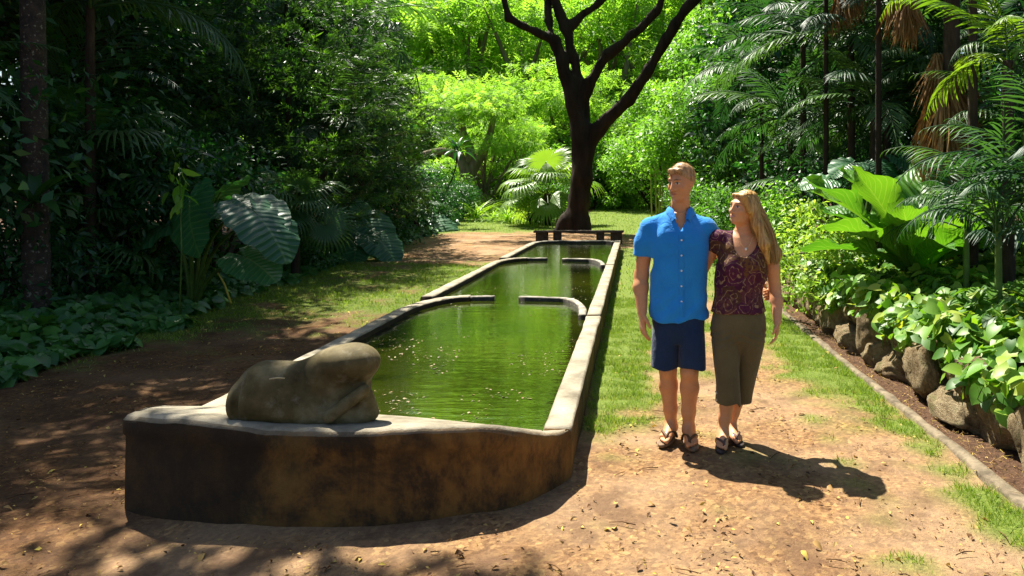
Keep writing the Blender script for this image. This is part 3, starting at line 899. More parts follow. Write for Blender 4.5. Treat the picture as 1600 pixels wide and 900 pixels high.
f.chain([(.186, .012, 1.395), (.25, .09, 1.31), (.36, .21, 1.16)], [.046, .048, .044], .015)
f.chain([(.36, .21, 1.16), (.46, .205, 1.06), (.585, .12, .985)], [.044, .045, .030], .02)
hand(f, (.585, .12, .985), (.22, -.95, -.12), (.0, -.1, -1), (-1, -.25, 0), 1.0, .75, .6)
f.chain([(-.085, .01, .86), (-.078, -.005, .66), (-.070, -.005, .475)], [.095, .078, .056], .03)
f.chain([(-.070, -.005, .475), (-.066, .02, .36), (-.052, .035, .20), (-.046, .04, .085)], [.056, .060, .045, .036], .025)
f.el((-.064, .042, .36), (.040, .036, .09), .03)
f.chain([(.085, .0, .86), (.078, -.05, .66), (.068, -.075, .475)], [.095, .078, .056], .03)
f.chain([(.068, -.075, .475), (.071, -.05, .36), (.066, -.035, .20), (.066, -.035, .085)], [.056, .060, .045, .036], .025)
f.el((.072, -.028, .36), (.040, .036, .09), .03)
f.el((-.070, -.052, .475), (.03, .02, .035), .02); f.el((.068, -.122, .475), (.03, .02, .035), .02)
foot(f, (-.046, .04), R(-20), .022, 1.06, 1)
foot(f, (.066, -.035), R(4), .024, 1.06, -1)
head(f, mh, mM)
part('body', f.mesh('body', m_skin_m, face_paint(mh, mM, 1.0)), man)

# short hair
f = Field((-.14, -.16, 1.62), (.17, .16, 1.88), .005)
H = lambda *p: mh + mM @ np.array(p)
f.el(H(0, .016, .030), (.0815, .099, .099), .0, mM)
f.rc(H(-.035, -.066, .084), H(.035, -.064, .086), .016, .016, .02)
f.rc(H(-.076, .005, .03), H(-.074, .02, -.012), .014, .008, .012); f.rc(H(.076, .005, .03), H(.074, .02, -.012), .014, .008, .012)
f.cut(H(0, .0, -.040), mM @ np.array((0, .35, -1)))
f.el(H(0, -.105, .0), (.085, .082, .068), .01, mM, 'sub')
for q in (-1, 1): f.el(H(q * .085, -.045, -.01), (.03, .040, .045), .01, mM, 'sub')
f.wrinkle(sines(8, 9, 28), .0022)
m_hair_m, nt, bs, out = newmat('short_blond_hair')
nt.links.new(ramp(nt, noise(nt, 60, 4, mapscale=(1, 1, .4)), [(.3, (.20, .105, .04)), (.7, (.50, .31, .14))]), bs.inputs['Base Color'])
bs.inputs['Roughness'].default_value = .55
me_h = f.mesh('hair', m_hair_m)
hair = part('hair', me_h, man)
hv = np.empty(len(me_h.vertices) * 3, np.float32); me_h.vertices.foreach_get('co', hv); hv = hv.reshape(-1, 3).astype(float)
r = np.random.default_rng(61)
hv = hv[r.choice(len(hv), min(len(hv), 2600), replace=False)]
out_ = unit_(hv - H(0, .01, .01)); fwd = mM @ np.array((0, -1, .25))
V, F, q, U = inst(leaf_t(2, .10, 'tri', .2, .25), hv - out_ * .003, out_ * .55 + fwd * .6 + .25 * r.normal(size=hv.shape), r.normal(size=hv.shape), .016 * r.uniform(.6, 1.2, len(hv)), r)
m_strand_m = leafmat('short_hair_strand', [(.22, .115, .045), (.42, .25, .10), (.60, .40, .19)], .45, .2, (1.2, 1.1, .8), .4)
part('strands', mk('strands', V, F, q, U, m_strand_m), hair, kind='stuff')

# shirt
def clothmat(name, a, b, rough=.85, weave=260, wr=14):
    m, nt, bs, out = newmat(name)
    nt.links.new(ramp(nt, noise(nt, 6, 4), [(.3, a), (.7, b)]), bs.inputs['Base Color'])
    bs.inputs['Roughness'].default_value = rough; bs.inputs['Specular IOR Level'].default_value = .2
    bs.inputs['Sheen Weight'].default_value = .15
    bump(nt, bs, noise(nt, wr, 5, rough=.55, dist=1.2), .38, .03)
    return m
m_shirt = clothmat('blue_cotton', (.012, .20, .60), (.018, .25, .68))
f = Field((-.38, -.26, .76), (.46, .34, 1.62), .006)
f.loft([(.80, .0, .0, .196, .150), (.90, 0, 0, .194, .142), (1.02, .0, 0, .188, .134), (1.18, .0, 0, .200, .140), (1.32, .002, 0, .206, .142), (1.39, .004, .003, .188, .130), (1.45, .006, .01, .145, .106), (1.50, .008, .015, .100, .085), (1.55, .01, .02, .07, .07)], .02, 2.2)
f.rc((.008, .03, 1.508), (-.175, .018, 1.428), .050, .060, .03); f.rc((.008, .03, 1.508), (.175, .018, 1.428), .050, .060, .03)
f.chain([(-.190, .012, 1.412), (-.226, .02, 1.32), (-.247, .03, 1.19)], [.070, .070, .070], .03)
f.chain([(.190, .012, 1.412), (.25, .085, 1.33), (.315, .16, 1.23)], [.070, .070, .068], .03)
f.cut((-.24, .03, 1.222), (-.15, .03, -1), 0, .115)
f.cut((.292, .135, 1.262), (.62, .5, -1), 0, .13)
X = f.ax[0][:, None, None]; Y = f.ax[1][None, :, None]; Z = f.ax[2][None, None]
f.D = np.maximum(f.D, (.832 - .030 * np.cos(X * 8)) + .012 * np.sin(X * 17 + 1) - Z + 0 * Y).astype(np.float32)      # curved hem
f.rc((.012, .015, 1.46), (.015, .0, 1.70), .068, .074, .008, op='sub')
vneck = np.maximum(np.maximum(np.abs(X - .012) - .075 * np.clip((Z - 1.385) / .15, 0, 2), 1.385 - Z), Y - .0)
f.D = np.maximum(f.D, -np.where((Z > 1.38), vneck, 1)).astype(np.float32)
wr = sines(21, 10, 2.2); wr2 = sines(22, 9, 5.5)
def folds(P):
    d = np.exp(-((P[:, 2] - .86) / .12) ** 2)
    return wr(P * [1.5, 1, .9] + .25 * P[:, [2, 0, 1]]) * .55 + .4 * wr2(P * [1.2, 1, .5]) + .5 * d * np.sin((P[:, 0] * .8 - P[:, 2] * .9) * 55)
f.wrinkle(folds, .0075)
shirt = part('shirt', f.mesh('shirt', m_shirt, relax=2), man)
# button placket, collar, buttons
V, F = sweep(np.array([(1.37, 0), (.84, 0)]), .001, 0, .001)
def front_y(x, z): # outer shirt surface towards the camera
    i = int(round((x - f.lo[0]) / f.h)); k = int(round((z - f.lo[2]) / f.h))
    col = np.where(f.D[i, :, k] < 0)[0]
    return f.lo[1] + f.h * col[0] if len(col) else -.13
zs = np.linspace(1.375, .845, 30)
pl = []
for z in zs:
    y = front_y(.012, z) - .0045
    pl.append([(-.006, y, z), (.030, y, z)])
V = np.array(pl).reshape(-1, 3); V = np.vstack([V, V + [0, .008, 0]])
i = np.arange(29) * 2
F = np.vstack([np.stack([i, i + 2, i + 3, i + 1], -1), np.stack([i, i + 60, i + 62, i + 2], -1), np.stack([i + 1, i + 3, i + 63, i + 61], -1)])
part('placket', mk('placket', V, F, None, None, m_shirt), shirt)
m_button = flatmat('shell_button', (.75, .75, .7), .3)
bt, bf = tube(np.array([(0, 0, 0), (0, -.003, 0)]), .0065, 8)
me_b = mk('button', bt, bf, None, None, m_button, False)
for z in (1.345, 1.245, 1.145, 1.045, .945):
    part('button', me_b, shirt, (.012, front_y(.012, z) - .0055, z))
for q in (-1, 1):
    a = np.linspace(0, 1, 14)
    ang = q * (math.pi - a * (math.pi - .42)) + math.pi   # from nape round to the throat
    cx, cy = .012, .012
    rin = .066 + .004 * a; rout = .092 + .012 * a
    zin = 1.572 - .035 * a ** 2; zout = 1.525 - .035 * a ** 2.5
    inner = np.column_stack([cx + rin * np.sin(ang - math.pi) * 1.02, cy + .0 - rin * np.cos(ang - math.pi) * 1.0, zin])
    outer = np.column_stack([cx + rout * np.sin(ang - math.pi) * 1.05, cy - rout * np.cos(ang - math.pi) * .98, zout])
    outer[-1] += [q * .018, -.012, -.030]; outer[-2] += [q * .008, -.004, -.012]
    inner[-1] = [cx + q * .030, -.088, 1.478]; inner[-2] += [0, -.006, -.012]
    midr = .5 * (inner + outer) + [0, 0, .012]
    V = np.stack([inner, midr, outer, outer - [0, -.004, .004], inner - [0, -.004, .004]], 1).reshape(-1, 3)
    i = np.arange(13)[:, None] * 5; j = np.arange(4)[None]
    F = np.stack([i + j, i + j + 1, i + j + 6, i + j + 5], -1).reshape(-1, 4)
    part('collar', mk('collar', V, F if q > 0 else F[:, ::-1], None, None, m_shirt), shirt)

# shorts
m_shorts = clothmat('navy_cotton', (.006, .020, .055), (.012, .032, .080))
f = Field((-.26, -.28, .44), (.26, .22, .98), .006)
f.loft([(.66, 0, -.02, .155, .110), (.74, 0, -.015, .170, .128), (.84, 0, 0, .178, .132), (.96, 0, 0, .168, .120)], .02, 2.3)
f.loft([(.47, -.092, -.03, .092, .102), (.6, -.088, -.02, .093, .110), (.72, -.082, -.01, .092, .122), (.84, -.08, 0, .08, .11)], .005, 2.2)
f.loft([(.47, .084, -.070, .092, .102), (.6, .084, -.055, .093, .115), (.72, .082, -.026, .092, .128), (.84, .08, 0, .08, .11)], .005, 2.2)
X = f.ax[0][:, None, None]; Z = f.ax[2][None, None]
f.D = np.maximum(f.D, .498 + .008 * np.sin(X * 22) - Z + 0 * f.D).astype(np.float32)
f.wrinkle(lambda P: wr(P * [1.6, 1, .8]) + .6 * wr2(P * [1, 1, .4]), .0042)
part('shorts', f.mesh('shorts', m_shorts, relax=2), man)
m_sole = flatmat('sandal_sole', (.20, .13, .075), .8, 30, .3)
m_strap = flatmat('leather_strap', (.10, .05, .02), .6)
sandal('sandal', (-.046, .04), R(-20), .018, 1.08, 1, m_sole, m_strap, man)
sandal('sandal', (.066, -.035), R(4), .020, 1.08, -1, m_sole, m_strap, man)
ring_v, ring_f = tube(np.column_stack([.011 * np.cos(np.linspace(0, 6.283, 12)), .011 * np.sin(np.linspace(0, 6.283, 12)), 0 * np.arange(12)]), .002, 5, False)

# ---------------------------------------------------------------- woman
SW = 5.07
woman = thing('person', 'smiling woman with long blond hair in a paisley top and olive capri trousers', 'person', ((1140 - VX) * SW / FPX, SW, hz1(.6, SW) + .012))
wh, wM = np.array((.088, -.01, 1.552)), rotz(R(-52)) @ rotx(R(-6)) @ roty(R(4))
f = Field((-.40, -.30, -.01), (.37, .27, 1.70), .0042)
f.loft([(.74, .055, 0, .150, .105), (.85, .058, 0, .145, .10), (.98, .062, 0, .135, .09), (1.1, .07, 0, .150, .10), (1.22, .082, 0, .160, .105), (1.30, .092, .005, .150, .085), (1.36, .096, .012, .105, .065), (1.40, .098, .018, .055, .05)], .03)
f.el((.015, -.075, 1.175), (.062, .05, .06), .03); f.el((.135, -.075, 1.165), (.062, .05, .06), .03)
f.chain([(.098, .03, 1.33), (.094, .018, 1.42), (.09, .010, 1.50)], [.052, .046, .047], .03)
f.rc((.10, .02, 1.365), (-.065, .03, 1.345), .036, .043, .03); f.rc((.10, .02, 1.365), (.255, .02, 1.285), .036, .043, .03)
f.chain([(-.075, .035, 1.34), (-.13, .10, 1.22), (-.175, .17, 1.09)], [.047, .042, .036], .02)
f.chain([(-.175, .17, 1.09), (-.27, .215, 1.06), (-.36, .20, 1.04)], [.035, .032, .025], .02)
f.chain([(.262, .02, 1.275), (.290, .03, 1.15), (.306, .045, 1.02)], [.050, .047, .040], .02)
f.chain([(.306, .045, 1.02), (.314, .02, .94), (.306, -.045, .815)], [.039, .041, .027], .018)
hand(f, (.306, -.048, .812), (-.06, -.12, -1), (.25, 1, -.06), (-1, .25, 0), .90, .55)
f.chain([(-.028, .0, .78), (-.030, -.045, .60), (-.012, -.072, .42)], [.080, .062, .048], .02)
f.chain([(-.012, -.072, .42), (-.018, -.05, .32), (-.036, -.035, .18), (-.048, -.035, .075)], [.050, .054, .040, .030], .02)
f.chain([(.135, .0, .78), (.128, .02, .60), (.104, .045, .42)], [.080, .062, .048], .02)
f.chain([(.100, .045, .42), (.078, .075, .32), (.038, .095, .18), (.018, .09, .078)], [.050, .054, .040, .030], .02)
foot(f, (-.048, -.035), R(-10), .024, .94, 1)
foot(f, (.018, .09), R(14), .022, .94, -1)
head(f, wh, wM, .93, True)
part('body', f.mesh('body', m_skin_w, face_paint(wh, wM, .93, True)), woman)

# long hair falling over one shoulder
f = Field((-.10, -.20, 1.14), (.40, .20, 1.72), .0055)
H = lambda *p: wh + wM @ (np.array(p) * .93)
f.el(H(0, .020, .032), np.array((.086, .102, .098)) * .93, .0, wM)
f.el(H(0, .05, -.02), np.array((.080, .075, .10)) * .93, .03, wM)
f.chain([(.135, .02, 1.60), (.180, .015, 1.48), (.222, -.005, 1.36), (.262, -.04, 1.225)], [.052, .062, .060, .030], .04, sc=(1, .85, 1))
f.chain([(.15, -.045, 1.56), (.175, -.07, 1.44), (.215, -.09, 1.32), (.24, -.085, 1.20)], [.028, .033, .034, .012], .03)
f.chain([(.19, .05, 1.5), (.26, .05, 1.36), (.315, .03, 1.25), (.325, .0, 1.205)], [.045, .045, .034, .012], .03)
f.rc(H(.062, -.055, .075), H(.085, -.02, -.02), .02, .018, .02); f.rc(H(.055, -.068, .085), H(-.045, -.062, .083), .016, .014, .02)
f.el(H(-.004, -.085, -.028), np.array((.062, .065, .092)) * .93, .012, wM, 'sub')
f.rc((.098, .0, 1.32), (.092, -.01, 1.45), .05, .05, .01, op='sub')
f.wrinkle(lambda P: np.sin(P[:, 0] * 190 + P[:, 2] * 62 + P[:, 1] * 90 + .6 * wr(P)) + .7 * np.sin(P[:, 0] * 330 + P[:, 2] * 120 - P[:, 1] * 210), .0013)
m_hair_w, nt, bs, out = newmat('long_blond_hair')
nt.links.new(ramp(nt, noise(nt, 38, 4, mapscale=(1.6, 1.6, .22)), [(.30, (.17, .075, .018)), (.5, (.42, .23, .055)), (.7, (.62, .39, .13))]), bs.inputs['Base Color'])
bs.inputs['Roughness'].default_value = .42
bump(nt, bs, noise(nt, 90, 3, mapscale=(1.5, 1.5, .12)), .5, .01)
hair = part('hair', f.mesh('hair', m_hair_w), woman)
r = np.random.default_rng(62)
C = np.array([H(.0, .01, .075), (.128, .018, 1.60), (.180, .012, 1.48), (.226, -.008, 1.36), (.268, -.04, 1.20)]); rad = np.array([.072, .064, .076, .076, .046])
ac = Acc()
for i in range(1700):
    a = r.uniform(0, 6.283); k_ = r.uniform(.80, 1.04) + (.10 * r.random() if r.random() < .06 else 0)
    tw_ = a + np.linspace(0, r.normal() * .25, 5)
    P = C + np.column_stack([np.cos(tw_) * rad, np.sin(tw_) * rad * .85, 0 * tw_]) * k_
    P[0] = H(*(np.array([.078 * math.cos(a) * .8, .012 + .09 * math.sin(a) * .8, .06 + .045 * r.random()]))) 
    e_ = r.uniform(.55, 1.10)
    P[4] = P[3] + (P[4] - P[3]) * e_
    P = curve(P, 12)
    hq = (P - wh) @ wM / .93                       # keep the face free of hair
    if ((hq[:, 1] < -.045) & (np.abs(hq[:, 0]) < .06) & (hq[:, 2] < .055) & (hq[:, 2] > -.13)).any(): continue
    V, F = tube(P, np.linspace(.0020, .0009, 12), 3, False); ac.add(V, F, r.random())
m_strand_w = leafmat('long_hair_strand', [(.20, .09, .02), (.40, .22, .055), (.56, .34, .10), (.72, .48, .18)], .35, .15, (1.2, 1.1, .7), .5)
part('strands', ac.mesh('strands', m_strand_w), hair, kind='stuff')

# paisley top
m_top, nt, bs, out = newmat('paisley_print')
tc = nt.nodes.new('ShaderNodeTexCoord')
dn = nt.nodes.new('ShaderNodeTexNoise'); dn.inputs['Scale'].default_value = 9; nt.links.new(tc.outputs['Object'], dn.inputs['Vector'])
wv = nt.nodes.new('ShaderNodeVectorMath'); wv.operation = 'MULTIPLY_ADD'; wv.inputs[1].default_value = (.12, .12, .12)
nt.links.new(dn.outputs['Color'], wv.inputs[0]); nt.links.new(tc.outputs['Object'], wv.inputs[2])
vo = nt.nodes.new('ShaderNodeTexVoronoi'); vo.inputs['Scale'].default_value = 10; nt.links.new(wv.outputs[0], vo.inputs['Vector'])
ringm = nt.nodes.new('ShaderNodeMath'); ringm.operation = 'MULTIPLY'; ringm.inputs[1].default_value = 22; nt.links.new(vo.outputs['Distance'], ringm.inputs[0])
sn = nt.nodes.new('ShaderNodeMath'); sn.operation = 'SINE'; nt.links.new(ringm.outputs[0], sn.inputs[0])
base = ramp(nt, vo.outputs['Color'], [(.2, (.055, .012, .030)), (.45, (.085, .018, .050)), (.6, (.14, .070, .018)), (.8, (.050, .020, .020)), (.95, (.22, .12, .035))])
cc = mixc(nt, ramp(nt, sn.outputs[0], [(.80, (0, 0, 0)), (.95, (.8, .8, .8))]), base, (.30, .20, .11))
cc = mixc(nt, ramp(nt, noise(nt, 48, 3), [(.50, (0, 0, 0)), (.58, (.8, .8, .8))]), cc, (.055, .012, .032))
nt.links.new(cc, bs.inputs['Base Color']); bs.inputs['Roughness'].default_value = .85; bs.inputs['Specular IOR Level'].default_value = .15
bump(nt, bs, noise(nt, 16, 4, dist=.6), .25, .025)
f = Field((-.26, -.22, .82), (.42, .26, 1.46), .0055)
f.loft([(.84, .058, 0, .182, .128), (.92, .060, 0, .172, .118), (1.00, .064, 0, .164, .110), (1.10, .072, 0, .172, .118), (1.20, .082, 0, .178, .120), (1.29, .090, .005, .172, .100), (1.35, .095, .012, .125, .074), (1.395, .098, .018, .070, .058)], .02, 2.15)
f.el((.012, -.082, 1.170), (.072, .056, .068), .035); f.el((.138, -.082, 1.160), (.072, .056, .068), .035)
f.rc((.09, .02, 1.365), (-.065, .03, 1.35), .038, .052, .03); f.rc((.10, .02, 1.365), (.258, .02, 1.285), .038, .050, .03)
f.chain([(-.072, .035, 1.345), (-.105, .075, 1.27)], [.056, .056], .03)
f.chain([(.262, .02, 1.28), (.284, .026, 1.19)], [.056, .056], .03)
f.cut((-.10, .07, 1.268), (-.45, .5, -1), 0, .10)
f.cut((.283, .025, 1.195), (.2, 0, -1), 0, .09)
f.el((.092, -.10, 1.365), (.088, .155, .128), .008, op='sub')
f.rc((.098, .03, 1.36), (.094, .01, 1.5), .066, .066, .008, op='sub')
X = f.ax[0][:, None, None]; Z = f.ax[2][None, None]
f.D = np.maximum(f.D, .868 + .006 * np.sin(X * 30) - Z + 0 * f.D).astype(np.float32)
f.wrinkle(lambda P: wr(P * [1.3, 1, 1.7]) + .8 * wr2(P * [.7, .6, 1.0]), .0035)
top = part('top', f.mesh('top', m_top, relax=2), woman)
nk = Acc()
th = np.linspace(-1.25, 1.25, 24)
P = np.column_stack([.094 + .050 * np.sin(th), -.052 - .032 * np.cos(th), 1.335 - .040 * np.cos(th) ** 2 + .035 * np.sin(th) ** 2])
tv, tf = tube(P, .0016, 5); nk.add(tv, tf)
part('necklace', nk.mesh('necklace', flatmat('gold', (.7, .5, .25), .3)), woman)
bv = tube(np.array([(0, -.004, -.010), (0, -.004, -.004), (0, -.004, .002), (0, -.004, .009)]), [.004, .0095, .0095, .004], 10)
part('pendant', mk('pendant', *bv, None, None, flatmat('pearl', (.8, .75, .68), .25)), woman, (.094, -.088, 1.288))

# capri trousers
m_pants = clothmat('olive_twill', (.085, .068, .030), (.125, .100, .046))
f = Field((-.24, -.26, .24), (.34, .28, .96), .006)
f.loft([(.54, .050, .0, .030, .050), (.60, .053, .0, .045, .07), (.665, .054, -.005, .150, .100), (.70, .054, -.005, .176, .118), (.76, .055, 0, .184, .128), (.84, .057, 0, .176, .120), (.90, .058, 0, .162, .110)], .015, 2.2)
f.loft([(.27, -.022, -.075, .084, .088), (.42, -.022, -.075, .076, .088), (.56, -.028, -.046, .084, .100), (.70, -.028, -.008, .093, .120), (.8, -.02, 0, .09, .11)], .004, 2.1)
f.loft([(.25, .084, .090, .072, .088), (.42, .106, .055, .076, .092), (.56, .124, .020, .084, .104), (.70, .138, -.004, .093, .120), (.8, .13, 0, .09, .11)], .004, 2.1)
X = f.ax[0][:, None, None]; Z = f.ax[2][None, None]
f.D = np.maximum(f.D, .290 - .05 * sstep(.03, .06, X) + .004 * np.sin(X * 40) - Z + 0 * f.D).astype(np.float32)
f.wrinkle(lambda P: wr(P * [1.6, 1, .9]) + .6 * wr2(P * [1, 1, .4]) + .9 * np.exp(-((P[:, 2] - .72) / .05) ** 2) * np.sin(P[:, 2] * 150 + np.abs(P[:, 0] - .055) * 60), .0036)
pants = part('trousers', f.mesh('trousers', m_pants, relax=2), woman)
bow = Acc()
for (a_, b_) in (((0, 0, 0), (.028, -.006, .030)), ((0, 0, 0), (-.022, -.004, .026)), ((0, 0, 0), (.015, -.006, -.040)), ((0, 0, 0), (-.012, -.006, -.036))):
    tv, tf = tube(np.array([a_, b_]), .0045, 5); bow.add(tv, tf)
part('bow', bow.mesh('bow', flatmat('white_lace', (.7, .68, .62), .7)), pants, (-.085, -.105, .345))
m_sole2 = flatmat('dark_sole', (.05, .035, .03), .7); m_strap2 = flatmat('brown_strap', (.10, .06, .05), .5)
sandal('sandal', (-.048, -.035), R(-10), .020, .96, 1, m_sole2, m_strap2, woman)
sandal('sandal', (.018, .09), R(14), .018, .96, -1, m_sole2, m_strap2, woman)

# ================================================================== VEGETATION: materials
L_sun = leafmat('leaf_sunny', [(.13, .26, .03), (.18, .35, .045), (.24, .42, .06), (.32, .47, .10)], .55, .62, (1.5, 1.55, .7), .25)
L_mid = leafmat('leaf_mid', [(.03, .09, .014), (.05, .15, .022), (.085, .21, .03), (.14, .26, .04)], .42, .42, (1.8, 1.9, .7), .4)
L_fresh = leafmat('leaf_fresh', [(.07, .18, .02), (.11, .25, .03), (.16, .32, .04), (.23, .38, .06)], .45, .48, (1.7, 1.8, .7), .4)
L_dark = leafmat('leaf_dark', [(.008, .040, .012), (.014, .068, .018), (.028, .105, .024), (.055, .15, .028)], .36, .30, (1.7, 2.0, .7), .4)
L_deep = leafmat('leaf_deep', [(.008, .028, .012), (.014, .045, .018), (.022, .060, .022)], .30, .2, (1.6, 2.0, .8), .5)
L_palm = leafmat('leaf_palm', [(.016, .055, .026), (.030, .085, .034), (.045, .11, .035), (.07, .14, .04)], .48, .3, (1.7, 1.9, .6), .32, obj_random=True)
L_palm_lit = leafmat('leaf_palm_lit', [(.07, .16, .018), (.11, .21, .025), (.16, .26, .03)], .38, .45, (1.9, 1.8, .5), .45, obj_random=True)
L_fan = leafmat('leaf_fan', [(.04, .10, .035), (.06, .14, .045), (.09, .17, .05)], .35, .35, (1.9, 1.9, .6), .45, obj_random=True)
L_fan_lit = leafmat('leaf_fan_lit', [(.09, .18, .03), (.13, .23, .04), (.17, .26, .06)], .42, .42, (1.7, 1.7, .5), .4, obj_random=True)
L_ear = leafmat('leaf_elephant_ear', [(.022, .095, .040), (.032, .125, .050), (.048, .15, .055)], .42, .26, (1.6, 2.2, .6), .5, obj_random=True, veins=9)
L_nest = leafmat('leaf_nest_fern', [(.05, .17, .016), (.08, .22, .02), (.12, .26, .025)], .40, .32, (1.7, 1.7, .5), .4, obj_random=True, veins=18)
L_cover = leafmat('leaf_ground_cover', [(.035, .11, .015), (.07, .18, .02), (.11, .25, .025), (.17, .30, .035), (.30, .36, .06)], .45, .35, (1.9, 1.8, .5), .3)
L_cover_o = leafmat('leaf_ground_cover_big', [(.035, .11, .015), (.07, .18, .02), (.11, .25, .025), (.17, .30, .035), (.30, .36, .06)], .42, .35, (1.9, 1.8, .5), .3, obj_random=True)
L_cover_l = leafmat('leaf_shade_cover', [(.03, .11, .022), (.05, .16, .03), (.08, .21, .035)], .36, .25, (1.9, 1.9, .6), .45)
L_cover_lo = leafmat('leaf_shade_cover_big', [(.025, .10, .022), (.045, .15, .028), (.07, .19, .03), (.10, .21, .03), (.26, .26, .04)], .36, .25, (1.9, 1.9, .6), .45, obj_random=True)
L_dead = leafmat('leaf_dead', [(.16, .08, .03), (.26, .15, .06), (.36, .23, .10)], .8, .15, (1.3, 1.1, .7), .15)
L_strap = leafmat('leaf_strap', [(.15, .30, .03), (.21, .38, .045), (.29, .44, .07)], .45, .45, (1.6, 1.6, .5), .35)
L_grass = leafmat('grass_blade', [(.11, .20, .02), (.17, .27, .03), (.25, .33, .06), (.40, .37, .14)], .6, .40, (1.5, 1.5, .6), .2)
B_dark = barkmat('bark_dark', (.014, .010, .006), (.045, .032, .022), 5, 1.0)
B_tree = barkmat('bark_main', (.012, .008, .006), (.050, .034, .024), 3.2, 1.0)
B_pale = barkmat('bark_pale', (.10, .085, .06), (.26, .22, .16), 4, .8)
B_palm = barkmat('bark_palm', (.020, .014, .009), (.075, .055, .038), 9, 1.0)
B_lichen, nt, bs, out = newmat('bark_lichen')
n_ = noise(nt, 7, 5, rough=.7); n2_ = noise(nt, 26, 3)
c_ = ramp(nt, n_, [(.35, (.012, .009, .006)), (.65, (.055, .038, .025))])
nt.links.new(mixc(nt, ramp(nt, n2_, [(.60, (0, 0, 0)), (.68, (.8, .8, .8))]), c_, (.22, .20, .15)), bs.inputs['Base Color'])
bs.inputs['Roughness'].default_value = .9
bump(nt, bs, n_, .8, .03)
B_stem = flatmat('green_stem', (.07, .13, .02), .5, 8, .4)

# ================================================================== VEGETATION: generators
def unit(v): return v / (np.linalg.norm(v, axis=-1, keepdims=True) + 1e-9)

def clump_crown(name, seed, clumps, tmpl, nleaf, size, mat, up=.7, shell=.4, droop=.3, var=.35):
    r = np.random.default_rng(seed)
    C = np.array(clumps, float)
    w = C[:, 3] * C[:, 4] + C[:, 4] * C[:, 5]; w /= w.sum()
    k = r.choice(len(C), nleaf, p=w)
    u = unit(r.normal(size=(nleaf, 3)))
    rad = r.random(nleaf) ** shell
    p = C[k, :3] + u * C[k, 3:6] * rad[:, None]
    nrm = u * .7 + [0, 0, up] + .45 * r.normal(size=(nleaf, 3))
    d = u * [1, 1, .4] + .7 * r.normal(size=(nleaf, 3)) - [0, 0, droop]
    sz = size * (1 + var * r.normal(size=nleaf)).clip(.4, 1.8)
    rnd = (.5 + .22 * r.normal(size=nleaf) + .25 * (r.random(len(C))[k] - .5)).clip(0, 1)
    V, F, q, U = inst(tmpl, p, d, nrm, sz, r, rnd)
    return mk(name, V, F, q, U, mat)

def dome(seed, n, Rx, z0, z1, rr, flat=.6, hollow=.5):
    """clump centres spread through a dome"""
    r = np.random.default_rng(seed); out = []
    for i in range(n):
        a = r.uniform(0, 6.283); t = r.random()
        rad = Rx * math.sqrt(hollow * .3 + (1 - hollow * .3) * r.random()) * math.sqrt(max(.05, 1 - .75 * t * t))
        s = rr * r.uniform(.65, 1.35)
        out.append((rad * math.cos(a), rad * math.sin(a), z0 + (z1 - z0) * t, s, s, s * flat))
    return out

def trunk_mesh(name, seed, h, r0, clumps, nl, mat, lean=.3, fork=.45):
    r = np.random.default_rng(seed); ac = Acc()
    topp = np.array([r.normal() * lean, r.normal() * lean, h])
    mid_ = topp * fork + [r.normal() * .15, r.normal() * .15, 0]
    P = curve([(0, 0, -.3, r0 * 1.5), (0, 0, .15, r0 * 1.2), (*mid_, r0 * .85), (*topp, r0 * .3)], 14)
    V, F = tube(P[:, :3], P[:, 3], 9, wob=.04, seed=seed); ac.add(V, F)
    C = np.array(clumps)[:, :3]
    for c in C[r.choice(len(C), min(nl, len(C)), replace=False)]:
        t = r.uniform(.35, .9)
        s = P[int(t * 13)]
        q = .5 * (s[:3] + c) + r.normal(size=3) * .25 + [0, 0, .1 * np.linalg.norm(c - s[:3])]
        B = curve([(*s[:3], s[3] * .7), (*q, s[3] * .45), (*c, .02)], 9)
        V, F = tube(B[:, :3], B[:, 3].clip(.012), 6, wob=.03, seed=seed); ac.add(V, F)
    return ac.mesh(name, mat)

def tree(name, label, cat, loc, crown, trunk, rz=0, scale=1.0, group=None):
    t = thing(name, label, cat, loc, rz, group, scale)
    if trunk: part('trunk', trunk, t)
    part('crown', crown, t)
    return t

def frond_mesh(name, seed, L=2.4, nl=34, e0=35, e1=-35, ll=.55, lw=.045, spread=62, mat=None, vshape=.35, ldroop=.35, seg=2):
    """pinnate palm frond along +x"""
    r = np.random.default_rng(seed); ac = Acc()
    t = np.linspace(0, 1, 22)
    e = np.radians(e0 + (e1 - e0) * t ** 1.2)
    P = np.zeros((22, 3)); P[1:, 0] = np.cumsum(np.cos(e[:-1])) * L / 21; P[1:, 2] = np.cumsum(np.sin(e[:-1])) * L / 21
    V, F = tube(P, .018 * L / 2.4 * (1 - .8 * t) + .003, 5); ac.add(V, F, .9)
    tt = np.linspace(.16, .99, nl)
    for s in (-1, 1):
        ti = (tt + r.normal(size=nl) * .006).clip(.1, 1)
        p = np.column_stack([np.interp(ti, t, P[:, k]) for k in range(3)])
        ei = np.interp(ti, t, e)
        T = np.column_stack([np.cos(ei), 0 * ei, np.sin(ei)]); N = np.column_stack([-np.sin(ei), 0 * ei, np.cos(ei)])
        a = np.radians(spread - 30 * ti + 6 * r.normal(size=nl))
        d = T * np.cos(a)[:, None] + np.array([0, s, 0]) * np.sin(a)[:, None] + N * vshape - [0, 0, .25]
        l = ll * np.sin(np.pi * (.18 + .80 * ti) ** .9).clip(.25, 1) * (1 + .08 * r.normal(size=nl))
        tm = leaf_t(seg, lw / ll, 'oval', .5, ldroop)
        V, F, q, U = inst(tm, p, d, N + .15 * r.normal(size=(nl, 3)), l, r); ac.add(V, F, q, U)
    return ac.mesh(name, mat)

